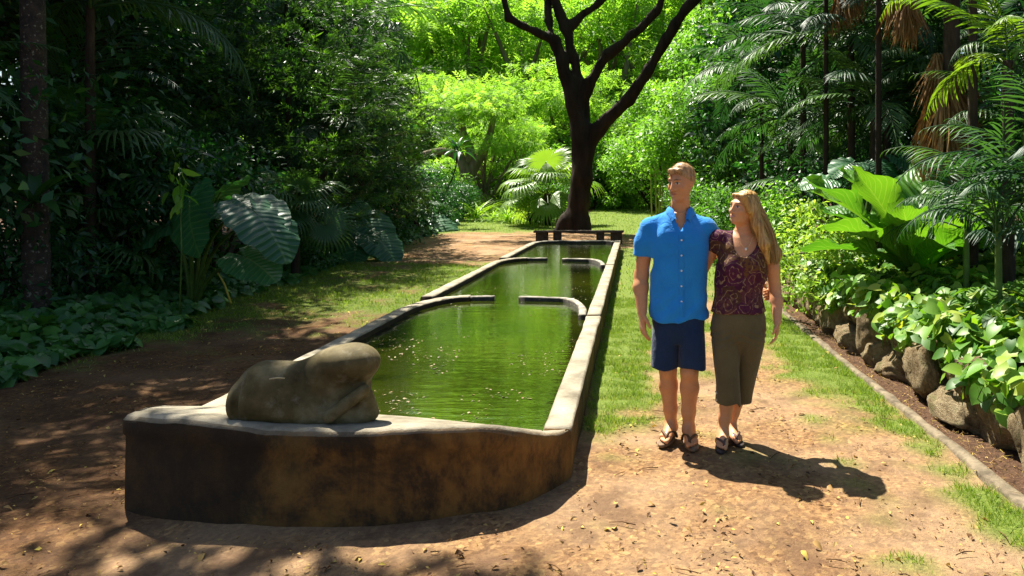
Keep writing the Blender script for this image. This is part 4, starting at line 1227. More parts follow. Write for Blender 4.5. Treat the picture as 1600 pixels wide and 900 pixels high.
def fan_mesh(name, seed, Rr=.6, n=34, arc=300, mat=None, droop=.5, join=.55, cup=.25):
    """fan palm blade in the xy plane, hub at origin, middle of the fan along +x"""
    r = np.random.default_rng(seed); ac = Acc()
    for i in range(n):
        a = R(-arc / 2 + arc * (i + .5) / n); da = R(arc / n) * .5
        L = Rr * (.80 + .2 * math.cos(a * .55)) * r.uniform(.92, 1.05)
        rad = np.array([.04, .3, join, .78, 1.0]) * L
        w = np.array([math.tan(da) * q for q in rad[:3]] + [math.tan(da) * rad[2] * .62, .003])
        dr = droop * r.uniform(.7, 1.4)
        z = cup * rad * np.array([1, 1, .9, .6, .2]) - dr * Rr * np.array([0, .02, .1, .32, .75]) ** 1.2
        ce = np.column_stack([rad, 0 * rad, z])
        Lf = ce + np.column_stack([0 * w, w, -.25 * w]); Rt = ce + np.column_stack([0 * w, -w, -.25 * w])
        ce[:, 2] += .15 * w
        V = np.stack([Lf, ce, Rt], 1).reshape(-1, 3) @ rotz(a).T
        ii = np.arange(4)[:, None] * 3; j = np.arange(2)[None]
        F = np.stack([ii + j + 1, ii + j + 4, ii + j + 3, ii + j], -1).reshape(-1, 4)
        ac.add(V, F, r.random())
    return ac.mesh(name, mat)

def basis(pos, d, nrm, s=1.0):
    x = Vector(d).normalized(); z = Vector(nrm); z = (z - z.dot(x) * x).normalized(); y = z.cross(x)
    M = Matrix((x, y, z)).transposed().to_4x4()
    return Matrix.Translation(Vector(pos)) @ M @ Matrix.Scale(s, 4)

def partM(name, me, parent, M, kind=None):
    o = bpy.data.objects.new(name, me); COL.objects.link(o); o.parent = parent; o.matrix_basis = M
    if kind: o['kind'] = kind
    return o

def palm(name, label, cat, loc, h, r0, fronds, nf, seed, trunk_mat, pitch=(-25, 60), scale=1.0, group=None, lean=(0, 0), az=None, trunk=True, part_name='frond'):
    r = np.random.default_rng(seed)
    t = thing(name, label, cat, loc, 0, group)
    if trunk:
        P = curve([(0, 0, -.3, r0 * 1.3), (0, 0, .1, r0 * 1.15), (lean[0] * .4, lean[1] * .4, h * .5, r0), (lean[0], lean[1], h, r0 * .8)], 40)
        rg = P[:, 3] * (1 + .05 * (np.arange(40) % 2))
        V, F = tube(P[:, :3], rg, 12)
        part('trunk', mk('trunk', V, F, None, None, trunk_mat), t)
    for i in range(nf):
        a = (i * 2.399 + r.uniform(-.3, .3)) if az is None else r.uniform(*az)
        e = R(pitch[0] + (pitch[1] - pitch[0]) * ((i + .5) / nf))
        o = part(part_name, fronds[int(r.integers(len(fronds)))], t, (lean[0] + .05 * math.cos(a), lean[1] + .05 * math.sin(a), h + r.uniform(-.1, .12)), (r.uniform(-.25, .25), -e, a), scale * r.uniform(.85, 1.12))
        o.rotation_mode = 'XYZ'
    return t

def fan_palm(name, label, loc, h, r0, blades, nf, seed, trunk_mat, stem=(.7, 1.1), size=1.0, pitch=(-10, 70), az=None, skirt=None):
    r = np.random.default_rng(seed)
    t = thing(name, label, 'palm', loc)
    P = curve([(0, 0, -.3, r0 * 1.2), (0, 0, .1, r0 * 1.1), (0, 0, h * .5, r0), (0, 0, h, r0 * .9)], 16)
    V, F = tube(P[:, :3], P[:, 3] * (1 + .06 * (np.arange(16) % 2)), 10)
    part('trunk', mk('trunk', V, F, None, None, trunk_mat), t)
    for i in range(nf):
        a = (i * 2.399 + r.uniform(-.2, .2)) if az is None else r.uniform(*az)
        e = R(pitch[0] + (pitch[1] - pitch[0]) * ((i + .5) / nf) ** .9)
        L = r.uniform(*stem)
        d0 = np.array([math.cos(a) * math.cos(e), math.sin(a) * math.cos(e), math.sin(e)])
        tip = np.array([0, 0, h]) + d0 * L - [0, 0, .12 * L]
        Q = curve([(0, 0, h - .05), tuple(np.array([0, 0, h]) + d0 * L * .5), tuple(tip)], 8)
        V, F = tube(Q, np.linspace(.018, .010, 8), 5)
        st = part('stem', mk('stem', V, F, None, None, B_stem), t)
        dd = d0 - np.array([0, 0, .55])
        partM('leaf', blades[i % len(blades)], st, basis(tip, dd, (-d0[0] * .5 + r.normal() * .15, -d0[1] * .5 + r.normal() * .15, 1.0), size * r.uniform(.85, 1.1)))
    return t

def ear_mesh(name, seed, mat, na=44, nr=6):
    """elephant-ear blade: attached near its notch, tip along +x"""
    r = np.random.default_rng(seed)
    th = np.linspace(-math.pi, math.pi, na)
    out = np.interp(np.abs(np.degrees(th)), [0, 8, 30, 60, 90, 120, 145, 165, 174, 180], [1.0, .93, .78, .66, .60, .58, .56, .42, .16, .06])
    rho = np.linspace(0.02, 1, nr)
    A = th[None]; Rr = rho[:, None] * out[None]
    x = Rr * np.cos(A); y = Rr * np.sin(A)
    ph = r.uniform(0, 6)
    z = -.28 * np.clip(x, 0, 2) ** 2 - .30 * y ** 2 + .10 * np.abs(y) + .035 * rho[:, None] ** 2 * np.sin(A * 11 + ph) - .12 * np.clip(-x, 0, 1)
    z += .012 * np.abs(np.sin(A * 7)) * rho[:, None]
    V = np.stack([x, y, z], -1).reshape(-1, 3)
    i = np.arange(nr - 1)[:, None] * na; j = np.arange(na - 1)[None]
    F = np.stack([i + j, i + na + j, i + na + j + 1, i + j + 1], -1).reshape(-1, 4)
    U = np.stack([x.ravel(), y.ravel() * 1.5, 0 * x.ravel()], -1)
    return mk(name, V, F, None, U, mat)

EARS = [ear_mesh('leaf', 1, L_ear), ear_mesh('leaf', 2, L_ear), ear_mesh('leaf', 3, L_ear)]
def ear_plant(label, base, leaves, stem_r=.022):
    """leaves: (blade attach point, blade direction, blade normal, size)"""
    t = thing('elephant_ear_plant', label, 'plant', base)
    b = np.array(base)
    for i, (p, d, nrm, s) in enumerate(leaves):
        p = np.array(p) - b
        m_ = p * [.35, .35, .62]
        Q = curve([(0, 0, -.1), tuple(m_), tuple(p)], 12)
        V, F = tube(Q, np.linspace(stem_r * 1.6, stem_r * .7, 12), 7)
        st = part('stem', mk('stem', V, F, None, None, B_stem), t)
        partM('leaf', EARS[i % 3], st, basis(p, d, nrm, s))
    return t

def rosette_mesh(name, seed, n, L, W, mat, e=(10, 80), prof='strap', droop=.5, seg=5):
    r = np.random.default_rng(seed)
    a = np.arange(n) * 2.399 + r.uniform(-.2, .2, n); ee = np.radians(r.uniform(*e, n))
    d = np.column_stack([np.cos(a) * np.cos(ee), np.sin(a) * np.cos(ee), np.sin(ee)])
    up = np.column_stack([-np.cos(a) * np.sin(ee), -np.sin(a) * np.sin(ee), np.cos(ee)])
    p = d * .03 + np.column_stack([r.normal(size=(n, 2)) * .04 * L, np.zeros(n)])
    V, F, q, U = inst(leaf_t(seg, W / L, prof, .35, droop), p, d, up, L * r.uniform(.7, 1.1, n), r)
    return mk(name, V, F, q, U, mat)

# ================================================================== shared foliage meshes
DIA, SPR = diamond_t(), spray_t()
OV3 = leaf_t(3, .38, 'oval', .3, .25)
HEART = leaf_t(4, .85, 'heart', .22, .22)

def pads(seed, n, Rx, z0, z1, rr):
    return dome(seed, n, Rx, z0, z1, rr, .32, .3)
cl_f = [pads(1, 26, 5.5, 3.2, 10.5, 1.9), pads(2, 28, 5.2, 2.6, 11.0, 1.8), pads(3, 24, 6.2, 3.6, 9.6, 2.0)]
CR_F = [clump_crown('crown', 20 + i, c, SPR, 2900, .62, L_sun, 1.1, .5, .15) for i, c in enumerate(cl_f)]
TR_F = [trunk_mesh('trunk', 30 + i, 7.5, .30, c, 14, B_pale, .5) for i, c in enumerate(cl_f)]
cl_b = [dome(4, 34, 3.6, 1.4, 9.0, 1.35, .8), dome(5, 36, 3.8, 1.0, 10.0, 1.3, .75)]
CR_M = [clump_crown('crown', 40 + i, c, DIA, 15000, .24, L_mid, .8, .45) for i, c in enumerate(cl_b)]
CR_G = [clump_crown('crown', 44 + i, c, DIA, 15000, .24, L_fresh, .8, .45) for i, c in enumerate(cl_b)]
TR_B = [trunk_mesh('trunk', 50 + i, 7, .22, c, 12, B_dark, .4) for i, c in enumerate(cl_b)]
cl_d = [dome(6, 44, 3.0, 1.5, 11.5, 1.25, .9), dome(7, 44, 3.2, 2.5, 12.5, 1.25, .9)]
CR_D = [clump_crown('crown', 60 + i, c, DIA, 15000, .26, L_dark, .6, .45) for i, c in enumerate(cl_d)]
CR_N = [clump_crown('crown', 66 + i, c, DIA, 30000, .15, L_dark, .6, .45) for i, c in enumerate(cl_d)]
TR_D = [trunk_mesh('trunk', 64 + i, 10, .24, c, 10, B_dark, .4) for i, c in enumerate(cl_d)]
cl_s = [dome(8, 16, .75, .1, 1.5, .42, .9), dome(9, 16, .8, .1, 1.7, .40, .9)]
SH_D = [clump_crown('foliage', 70 + i, c, OV3, 3000, .085, L_dark, .6, .5) for i, c in enumerate(cl_s)]
SH_G = [clump_crown('foliage', 74 + i, c, DIA, 2600, .11, L_fresh, .6, .5) for i, c in enumerate(cl_s)]
SH_M = [clump_crown('foliage', 78 + i, c, OV3, 2400, .10, L_mid, .6, .5) for i, c in enumerate(cl_s)]
STEM_S = [trunk_mesh('stem', 80 + i, 1.2, .03, c, 9, B_dark, .1, .3) for i, c in enumerate(cl_s)]
FR_DK = [frond_mesh('frond', 90 + i, 2.5, 36, 30, -45, .62, .05, 60, L_palm, .2, .3) for i in range(3)]
FR_FINE = [frond_mesh('frond', 94 + i, 1.5, 17, 40, -55, .42, .034, 55, L_palm, .15, .5, 3) for i in range(2)]
FR_LIT = [frond_mesh('frond', 97 + i, 1.8, 20, 30, -40, .55, .060, 60, L_palm_lit, .2, .35, 3) for i in range(2)]
FR_SIL = [frond_mesh('frond', 99 + i, 2.6, 52, 25, -75, .62, .035, 48, L_palm, .1, .25) for i in range(2)]
FAN = [fan_mesh('leaf', 110 + i, .75, 34, 290, L_fan, .5) for i in range(2)]
FAN_LIT = [fan_mesh('leaf', 112 + i, .95, 36, 300, L_fan_lit, .45) for i in range(2)]
DEADF = []
for i in range(3):
    r = np.random.default_rng(120 + i); n = 55
    a = r.uniform(-1.3, 1.3, n)
    d = np.column_stack([.32 * np.sin(a) + .1 * r.normal(size=n), .25 * np.cos(a) * r.random(n), -np.ones(n)])
    V, F, q, U = inst(leaf_t(5, .035, 'strap', .3, .12), np.column_stack([.03 * r.normal(size=n), .03 * r.normal(size=n), -.1 * r.random(n)]), d, r.normal(size=(n, 3)), r.uniform(.7, 1.25, n), r)
    DEADF.append(mk('dead_frond', V, F, q, U, L_dead))

# ================================================================== MAIN TREE behind the bench
TY = 29.0; ts = TY / FPX
tb = Vector(((905 - VX) * ts, TY, hz1(-2, TY)))
def tp(px, py, dy=0.0): return ((px - 905) * ts, dy, EYE - (py - VY) * ts - tb.z)
f = Field((-4.6, -3.6, -.3), (8.6, 3.8, 13.2), .085)
def limb(pts, k=.10):
    for (a, b) in zip(pts[:-1], pts[1:]):
        f.rc(tp(a[0], a[1], a[2]), tp(b[0], b[1], b[2]), a[3] * ts * .66, b[3] * ts * .66, k)
limb([(897, 366, 0, 38), (899, 348, 0, 30), (904, 315, 0, 25), (908, 280, 0, 23), (911, 240, 0, 25), (906, 200, 0, 22), (893, 150, 0, 17), (880, 100, 0, 15), (866, 62, 0, 15)], .15)
for dx in (-30, 24): limb([(898 + dx, 368, -.3, 8), (900 + dx * .4, 335, 0, 9)], .3)
limb([(912, 215, .2, 17), (909, 140, .2, 14), (893, 84, .2, 12), (884, 45, .2, 13), (875, 20, .2, 12), (862, -15, .2, 10), (845, -60, .4, 8), (830, -120, .6, 5)])
limb([(866, 62, 0, 12), (850, 56, -.1, 10), (827, 47, -.2, 9), (795, 30, -.3, 9), (790, 0, -.4, 8), (770, -50, -.5, 6), (735, -100, -.6, 4)])
limb([(862, 60, 0, 10), (856, 30, .3, 10), (854, -10, .6, 9), (880, -70, 1.2, 7), (900, -130, 1.8, 4)])
limb([(884, 45, .2, 11), (905, 25, .3, 10), (937, 0, .4, 10), (975, -40, .6, 8), (1000, -100, .9, 5)])
limb([(911, 160, 0, 13), (922, 128, 0, 13), (950, 87, -.2, 12), (990, 57, -.4, 11), (1027, 20, -.6, 10), (1040, -10, -.7, 9), (1050, -70, -.9, 7), (1080, -130, -1.2, 4)])
limb([(918, 232, 0, 20), (930, 208, 0, 18), (952, 186, -.1, 15), (983, 157, -.3, 14), (1014, 110, -.6, 13), (1040, 67, -.9, 13), (1067, 27, -1.2, 12), (1105, -10, -1.5, 11), (1160, -50, -1.9, 8), (1210, -100, -2.3, 5)])
f.wrinkle(sines(31, 9, .9), .03)
f.wrinkle(lambda P: sines(32, 9, 2.6)(P * [1, 1, .3]), .03)
mt = thing('monkeypod_tree', 'big dark-barked tree forking into bare limbs behind the bench', 'tree', tb)
part('trunk', f.mesh('trunk', B_tree, relax=2), mt)
rr = np.random.default_rng(9)
ends = [tp(830, -120, .6), tp(735, -100, -.6), tp(900, -130, 1.8), tp(1000, -100, .9), tp(1080, -130, -1.2), tp(1210, -100, -2.3), tp(1150, -60, -2), tp(770, -60, -.5)]
cl = []
for e in ends:
    for _ in range(4):
        cl.append((e[0] + rr.normal() * 1.5, e[1] + rr.normal() * 2.0, e[2] + rr.uniform(-.2, 1.6), rr.uniform(.9, 1.5), rr.uniform(.9, 1.5), .4))
part('crown', clump_crown('crown', 33, cl, SPR, 2300, .55, L_sun, 1.1, .5, .15), mt)

# ================================================================== SUNLIT TREES in the far middle
far_trees = [  # px, Y, scale, variant, label
    (560, 68, 1.8, 0, 'feathery sunlit tree with pale forked trunk left of the fan palm'),
    (735, 70, 1.85, 1, 'light green layered tree above the pale forked trunk in mid distance'),
    (830, 72, 2.0, 2, 'tall feathery yellow-green tree directly behind the big dark tree'),
    (950, 70, 1.9, 0, 'bright feathery tree seen between the limbs of the big dark tree'),
    (1040, 72, 1.95, 1, 'feathery sunlit tree behind the longest leaning limb'),
    (650, 76, 2.1, 2, 'tall pale feathery tree rising over the dark palms'),
    (890, 88, 2.6, 1, 'tallest feathery tree farthest back in the middle'),
    (1150, 76, 2.3, 0, 'tall far feathery tree rising behind the broadleaf trees'),
    (730, 94, 2.7, 0, 'far feathery tree at the back of the sunny glade'),
    (420, 60, 1.9, 1, 'far feathery tree glimpsed through the dark undergrowth'),
    (1010, 90, 2.7, 2, 'far feathery tree closing the gap above the lawn path'),
    (690, 54, .85, 0, 'mid-sized feathery tree above the bank by the shaded side'),
    (790, 54, .9, 2, 'mid-sized feathery tree just left of the big trunk'),
    (880, 55, .95, 1, 'mid-sized feathery tree half hidden by the big trunk'),
    (985, 56, .9, 2, 'mid-sized feathery tree under the longest leaning limb'),
    (815, 46, .5, 1, 'small feathery tree behind the sunlit fan palm'),
    (955, 56, .6, 0, 'small feathery tree right of the big trunk'),
    (760, 45, .5, 2, 'small feathery tree on the sunny bank'),
    (1040, 54, .6, 1, 'small feathery tree at the bend of the lawn path'),
    (820, 100, 3.0, 1, 'distant feathery tree behind everything else in the glade'),
]
for px, Y, s, v, lab in far_trees:
    X = (px - VX) * Y / FPX
    tree('feathery_tree', lab, 'tree', (X, Y, hz1(X, Y) - .1), CR_F[v], TR_F[v], v * 1.3 + px, s, 'sunlit trees behind the glade')
mid_trees = [
    (1075, 36, .72, 0, CR_G, 'bright broadleaf tree just left of the man and lit from above'),
    (1130, 33, .62, 1, CR_M, 'mid green broadleaf tree between the couple and the far glade'),
    (1020, 47, .75, 1, CR_G, 'light broadleaf tree at the end of the lawn path'),
    (1190, 42, 1.1, 0, CR_M, 'tall mid green broadleaf tree behind the right-hand palms'),
    (1110, 50, 1.2, 1, CR_G, 'tall sunlit broadleaf tree closing the lawn path'),
    (772, 55, .7, 0, CR_D, 'dark compact tree left of the fan palm'),
    (700, 50, .55, 1, CR_M, 'small shaded tree overhanging the pale trunk'),
    (985, 68, 1.2, 0, CR_G, 'broadleaf tree far behind the leaning limb'),
]
for px, Y, s, v, cr, lab in mid_trees:
    X = (px - VX) * Y / FPX
    tree('broadleaf_tree', lab, 'tree', (X, Y, hz1(X, Y) - .1), cr[v], TR_B[v], px * .7, s, 'broadleaf trees around the glade')

# pale forked trunk in the glade
gY = 44.0; g0 = Vector(((733 - VX) * gY / FPX, gY, hz1(-9.4, gY)))
gs = gY / FPX
def gp(px, py, dy=0): return ((px - 733) * gs, dy, EYE - (py - VY) * gs - g0.z)
ac = Acc()
for pts in ([(732, 300, 0, 15), (731, 280, 0, 12), (728, 262, 0, 11), (716, 245, 0, 8), (690, 236, 0, 6), (660, 240, .3, 4)],
            [(731, 275, 0, 11), (745, 252, 0, 9), (758, 230, 0, 7), (768, 200, 0, 5), (775, 150, 0, 3)],
            [(728, 262, 0, 9), (735, 235, 0, 7), (722, 205, .2, 6), (716, 160, .3, 4)]):
    P = curve([(*gp(a, b, c), d * gs) for a, b, c, d in pts], 16)
    V, F = tube(P[:, :3], P[:, 3], 10, wob=.03); ac.add(V, F)
gt = thing('forked_tree', 'pale grey tree trunk forking low in the sunny glade', 'tree', g0)
part('trunk', ac.mesh('trunk', B_pale), gt)
part('crown', clump_crown('crown', 35, [(gp(700 + 13 * i, 170 - 6 * (i % 3), 0)[0], (i % 3 - 1) * 1.2, gp(0, 175 - 18 * (i % 3))[2], 1.5, 1.5, .6) for i in range(8)], SPR, 2600, .36, L_sun, 1.0, .5), gt)

# bright fan palm beside the main trunk
P0 = (855 - VX) * 33 / FPX
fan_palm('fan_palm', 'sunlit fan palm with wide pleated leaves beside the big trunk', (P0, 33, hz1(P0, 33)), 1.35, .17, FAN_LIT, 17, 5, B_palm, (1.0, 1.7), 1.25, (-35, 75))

# strap-leaved clumps on the sunny bank
ST = [rosette_mesh('foliage', 130 + i, 70, .95, .045, L_strap, (25, 85), 'strap', .8, 4) for i in range(2)]
spots = [(688, 318, 44), (716, 316, 45), (750, 315, 46), (780, 316, 45), (815, 318, 43), (690, 345, 36), (715, 340, 37), (745, 338, 36.5), (770, 342, 36), (795, 345, 35), (700, 322, 41), (735, 320, 42), (765, 322, 41.5), (790, 326, 40), (810, 330, 39), (940, 300, 52), (965, 300, 54), (1000, 300, 58), (1030, 300, 56), (675, 330, 40), (820, 338, 37)]
ORD = ('first', 'second', 'third', 'fourth', 'fifth', 'sixth', 'seventh', 'eighth', 'ninth', 'tenth', 'eleventh', 'twelfth', 'thirteenth', 'fourteenth', 'fifteenth', 'sixteenth')
def row_of(px, py, Y): return 'beside the lawn path beyond the big tree' if px > 900 else ('in the front row of the sunny bank' if Y < 38 else 'in the back row of the sunny bank')
seen = {}
spots.sort(key=lambda q: (row_of(*q), q[0]))
for i, (px, py, Y) in enumerate(spots):
    X = (px - VX) * Y / FPX
    w_ = row_of(px, py, Y); seen[w_] = seen.get(w_, 0) + 1
    t = thing('strap_leaf_plant', 'strap-leaved clump, %s from the shaded side, %s' % (ORD[seen[w_] - 1], w_), 'plant', (X, Y, hz1(X, Y)), i * 1.1, 'strap-leaved clumps on the sunny bank', 1.0 + .35 * (i % 3))
    part('foliage', ST[i % 2], t)
glade = [(665, 52, 2.6, 'G'), (700, 53, 2.4, 'G'), (745, 50, 2.2, 'G'), (790, 52, 2.6, 'G'), (825, 50, 2.6, 'G'), (850, 47, 2.2, 'G'), (880, 52, 2.8, 'G'), (930, 50, 2.6, 'G'), (965, 54, 2.8, 'G'), (668, 40, 1.4, 'G'), (690, 44, 1.5, 'G'), (720, 40, 1.2, 'G'), (780, 46, 1.6, 'G'), (830, 42, 1.2, 'G'), (845, 35, 1.0, 'M'), (828, 34, .9, 'M'), (870, 35.5, 1.0, 'M'), (948, 52, 1.0, 'M'), (985, 58, 1.2, 'G'), (1000, 52, 2.0, 'G'), (1045, 44, 1.5, 'G'), (1065, 30, 1.1, 'M'), (1085, 27, 1.2, 'G'), (1100, 22, 1.0, 'M'), (1130, 19, 1.1, 'M'), (1160, 17.5, 1.0, 'M'), (1195, 16, .9, 'G')]
glade.sort()
for i, (px, Y, s, kd) in enumerate(glade):
    X = (px - VX) * Y / FPX
    sunny = kd == 'G'
    w_ = ('left of the big trunk' if px < 890 else 'between the big trunk and the man') if sunny else ('at the foot of the fan palm' if px < 890 else ('right beside the big trunk' if px < 1000 else 'along the lawn edge behind the couple'))
    key = ('S' if sunny else 'D') + w_; seen[key] = seen.get(key, 0) + 1
    t = thing('low_shrub', ('bright leafy shrub, %s from the shaded side, %s' if sunny else 'dark glossy shrub, %s from the shaded side, %s') % (ORD[seen[key] - 1], w_), 'shrub', (X, Y, hz1(X, Y) - .05), i * .9,
              'bright shrubs in the glade' if sunny else 'glossy shrubs at the lawn edge', s)
    part('foliage', (SH_G if sunny else SH_M)[i % 2], t); part('stem', STEM_S[i % 2], t)

# slender bamboo canes behind the man
bX = (1032 - VX) * 38 / FPX
t = thing('bamboo_clump', 'clump of slender pale bamboo canes behind the man', 'bamboo', (bX, 38, hz1(bX, 38)))
m_cane = flatmat('bamboo_cane', (.26, .27, .10), .5, 4, .3)
cl = []
for i in range(9):
    x = rng.uniform(-.45, .45); y = rng.uniform(-.3, .3); l = rng.uniform(-.3, .3)
    V, F = tube(np.array([(x, y, -.1), (x + l * .4, y, 2.5), (x + l, y, 5)]), [.04, .035, .015], 6)
    part('cane', mk('cane', V, F, None, None, m_cane), t)
    cl.append((x + l, y, 4.6, .8, .8, .6)); cl.append((x + l * .7, y + .3, 3.6, .6, .6, .4))
part('foliage', clump_crown('foliage', 36, cl, leaf_t(2, .14, 'oval', .3, .3), 1500, .3, L_fresh, .4, .5, .8), t)

# ================================================================== LEFT JUNGLE
left_back = [  # X, Y, scale, variant, label
    (-10.2, 9.5, .95, 0, 'dark dense tree farthest forward on the shaded side'),
    (-12.5, 13, 1.1, 1, 'dark tree behind the lone palm trunk'),
    (-10.5, 14.8, 1.0, 1, 'dark dense tree behind the elephant ears'),
    (-12.6, 21, 1.05, 0, 'dark tree behind the needle-leaved tree'),
    (-13.5, 24.5, 1.1, 1, 'dark tall tree deep in the shaded thicket'),
    (-11.6, 29, .9, 0, 'dark tree at the bright end of the shaded thicket'),
    (-15.5, 18, 1.3, 0, 'tall dark tree at the back of the shaded thicket'),
    (-14.6, 8.5, 1.2, 1, 'dark tree filling the far corner of the thicket'),
    (-18, 27, 1.4, 1, 'tall dark tree behind all others in the thicket'),
    (-10.6, 27, .75, 1, 'smaller dark tree edging the brown path'),
]
for X, Y, s, v, lab in left_back:
    tree('jungle_tree', lab, 'tree', (X, Y, hz1(X, Y) - .1), (CR_N if Y < 17 else CR_D)[v], TR_D[v], X * 2.1, s, 'dark trees of the shaded thicket')

cl_t = [(2.5 + q[0] * 2.1, 1.42 + q[1] * .5, q[2] + 9.6, *q[3:]) for q in dome(17, 20, 1.3, 0, 1.4, .7, .7)] + [(-1.3 + q[0] * .9, 3.4 + q[1] * 1.2, q[2] + 9.2, *q[3:]) for q in dome(18, 24, 2.4, 0, 2.2, .9, .7)]  # unseen crown, clumps added and placed to shade the near ground
tree('jungle_tree', 'tall shade tree added just outside the picture beside the brown path', 'tree', (-8.6, 6.3, hz1(-8.6, 6.3)), clump_crown('crown', 68, cl_t, DIA, 14000, .2, L_dark, .6, .45), trunk_mesh('trunk', 69, 11, .24, cl_t, 10, B_dark, .2), 0, 1.0, 'dark trees of the shaded thicket')
cl_u = [(1.8 + q[0], -1.0 + q[1] * 1.3, q[2] + 8.8, *q[3:]) for q in dome(19, 20, 1.9, 0, 2.2, .85, .7)]  # unseen high crown added to shade the middle of the left path
tree('jungle_tree', 'dark tree with a slim trunk and added shade crown above the picture behind the elephant ears', 'tree', (-9.8, 13.6, hz1(-9.8, 13.6)), clump_crown('crown', 71, cl_u, DIA, 8000, .2, L_dark, .6, .45), trunk_mesh('trunk', 72, 10.5, .16, cl_u, 9, B_dark, .2), 0, 1.0, 'dark trees of the shaded thicket')
# lone palm trunk at the edge with its crown above the picture
palm('tall_palm', 'lone tall palm with a slim mottled trunk among the shaded plants', 'palm', (at(58, 480, 9.2).x, 9.2, hz1(-7, 9.2)), 7.2, .125, FR_DK, 16, 3, B_lichen, (-40, 60), 1.15, lean=(-.12, 0))
palm('silver_palm', 'palm with long silvery drooping fronds hanging over the shaded bed', 'palm', (-7.5, 10.6, hz1(-7.5, 10.6)), 4.3, .065, FR_SIL, 15, 6, B_palm, (-15, 55), 1.0)
palm('feather_palm', 'feather palm with broad dark fronds between the needle-leaved tree and the glade', 'palm', (-7.9, 19.5, hz1(-8, 19.5)), 3.4, .12, FR_DK, 15, 7, B_palm, (-45, 60), 1.15)
palm('feather_palm', 'tall feather palm whose fronds hang at the top by the glade', 'palm', (-8.2, 22.5, hz1(-8, 22.5)), 6.6, .13, FR_DK, 16, 8, B_palm, (-50, 50), 1.2)
palm('feather_palm', 'low stemless feather palm beside the brown path', 'palm', (-8.0, 17.0, hz1(-8, 17)), .5, .12, FR_DK, 11, 9, B_palm, (10, 70), .85)
palm('feather_palm', 'feather palm with arching fronds behind the silver palm', 'palm', (-9.2, 12.6, hz1(-9, 12.6)), 3.2, .12, FR_DK, 14, 10, B_palm, (-35, 60), 1.05)
palm('feather_palm', 'feather palm in the thicket left of the lone trunk', 'palm', (-8.9, 9.0, hz1(-9, 9)), 2.6, .12, FR_DK, 14, 12, B_palm, (-35, 60), 1.0)
palm('feather_palm', 'small feather palm with low fronds at the bright end of the thicket', 'palm', (-8.6, 27, hz1(-8.6, 27)), .8, .12, FR_DK, 12, 15, B_palm, (0, 70), 1.0)
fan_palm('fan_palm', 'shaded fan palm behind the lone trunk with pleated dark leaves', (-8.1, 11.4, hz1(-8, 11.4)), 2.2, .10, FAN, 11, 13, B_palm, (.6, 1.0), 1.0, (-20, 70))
fan_palm('fan_palm', 'blue-green fan palm under the needle-leaved tree', (at(462, 300, 15.6).x, 15.6, hz1(-6.9, 15.6)), 1.35, .08, FAN, 11, 14, B_palm, (.5, .8), .9, (-25, 75))
fan_palm('fan_palm', 'low dark fan palm in deep shade behind the glossy shrub', (at(140, 400, 11).x, 11, hz1(-8, 11)), .9, .09, FAN, 8, 16, B_palm, (.4, .7), .8, (-5, 75))

# needle-leaved tree (branches with whorled narrow leaves)
def needle_branch(seed, L=1.3):
    r = np.random.default_rng(seed); ac = Acc()
    tw = [(np.zeros(3), np.array([L, 0, .15]))]
    for i in range(7):
        t = .2 + .75 * i / 7; s = 1 if i % 2 else -1
        b = np.array([L * t, 0, .15 * t]); tw.append((b, b + np.array([.38 * L * (1.1 - t), s * .5 * L * (1.05 - t), .12 * r.normal()])))
    for a, b in tw:
        Q = np.linspace(a, b, 5); V, F = tube(Q, np.linspace(.008, .003, 5), 5); ac.add(V, F, .3)
        n = int(62 * np.linalg.norm(b - a)) + 10
        t = r.random(n) ** .8; p = a + (b - a) * t[:, None]
        ax = unit(b - a); o = unit(np.cross(ax, r.normal(size=(n, 3))))
        V, F, q, U = inst(leaf_t(2, .13, 'oval', .3, .15), p, ax * .75 + o, o * .3 + ax * -.4 + [0, 0, .5], .105 * r.uniform(.7, 1.2, n), r, (t * .7 + .3 * r.random(n)))
        ac.add(V, F, q, U)
    return ac.mesh('branch', L_needle)
L_needle = leafmat('leaf_needle', [(.012, .045, .014), (.02, .07, .02), (.05, .15, .03), (.13, .27, .05)], .38, .35, (1.9, 1.8, .5), .45)  # brightest tones go to the twig tips: sunlight put into the colour
NB = [needle_branch(140 + i) for i in range(3)]
def needle_tree(label, loc, h, spread, n, seed, z0=.8):
    r = np.random.default_rng(seed)
    t = thing('needle_leaved_tree', label, 'tree', loc)
    P = curve([(0, 0, -.2, .10), (.1, 0, h * .4, .08), (0, .1, h * .8, .05), (0, 0, h, .02)], 14)
    V, F = tube(P[:, :3], P[:, 3], 8); part('trunk', mk('trunk', V, F, None, None, B_dark), t)
    for i in range(n):
        z = z0 + (h - z0) * (i + r.random()) / n; a = i * 2.399 + r.normal() * .2
        w = spread * math.sqrt(max(.06, 1 - ((z - h * .45) / (h * .62)) ** 2))
        b = np.array([math.cos(a) * w * r.uniform(.25, .7), math.sin(a) * w * r.uniform(.25, .7), z])
        part('branch', NB[i % 3], t, b, (r.uniform(-.5, .5), -R(r.uniform(-15, 40)), a + r.normal() * .3), w * r.uniform(.55, .8))
    return t
needle_tree('needle-leaved tree with lit tips spreading over the shaded bed', (at(445, 300, 18).x, 18, hz1(-8.1, 18)), 7.0, 2.3, 140, 1)
needle_tree('smaller needle-leaved tree next to the dark feather palm', (at(560, 300, 22).x, 22, hz1(-8, 22)), 6.4, 1.9, 80, 2)

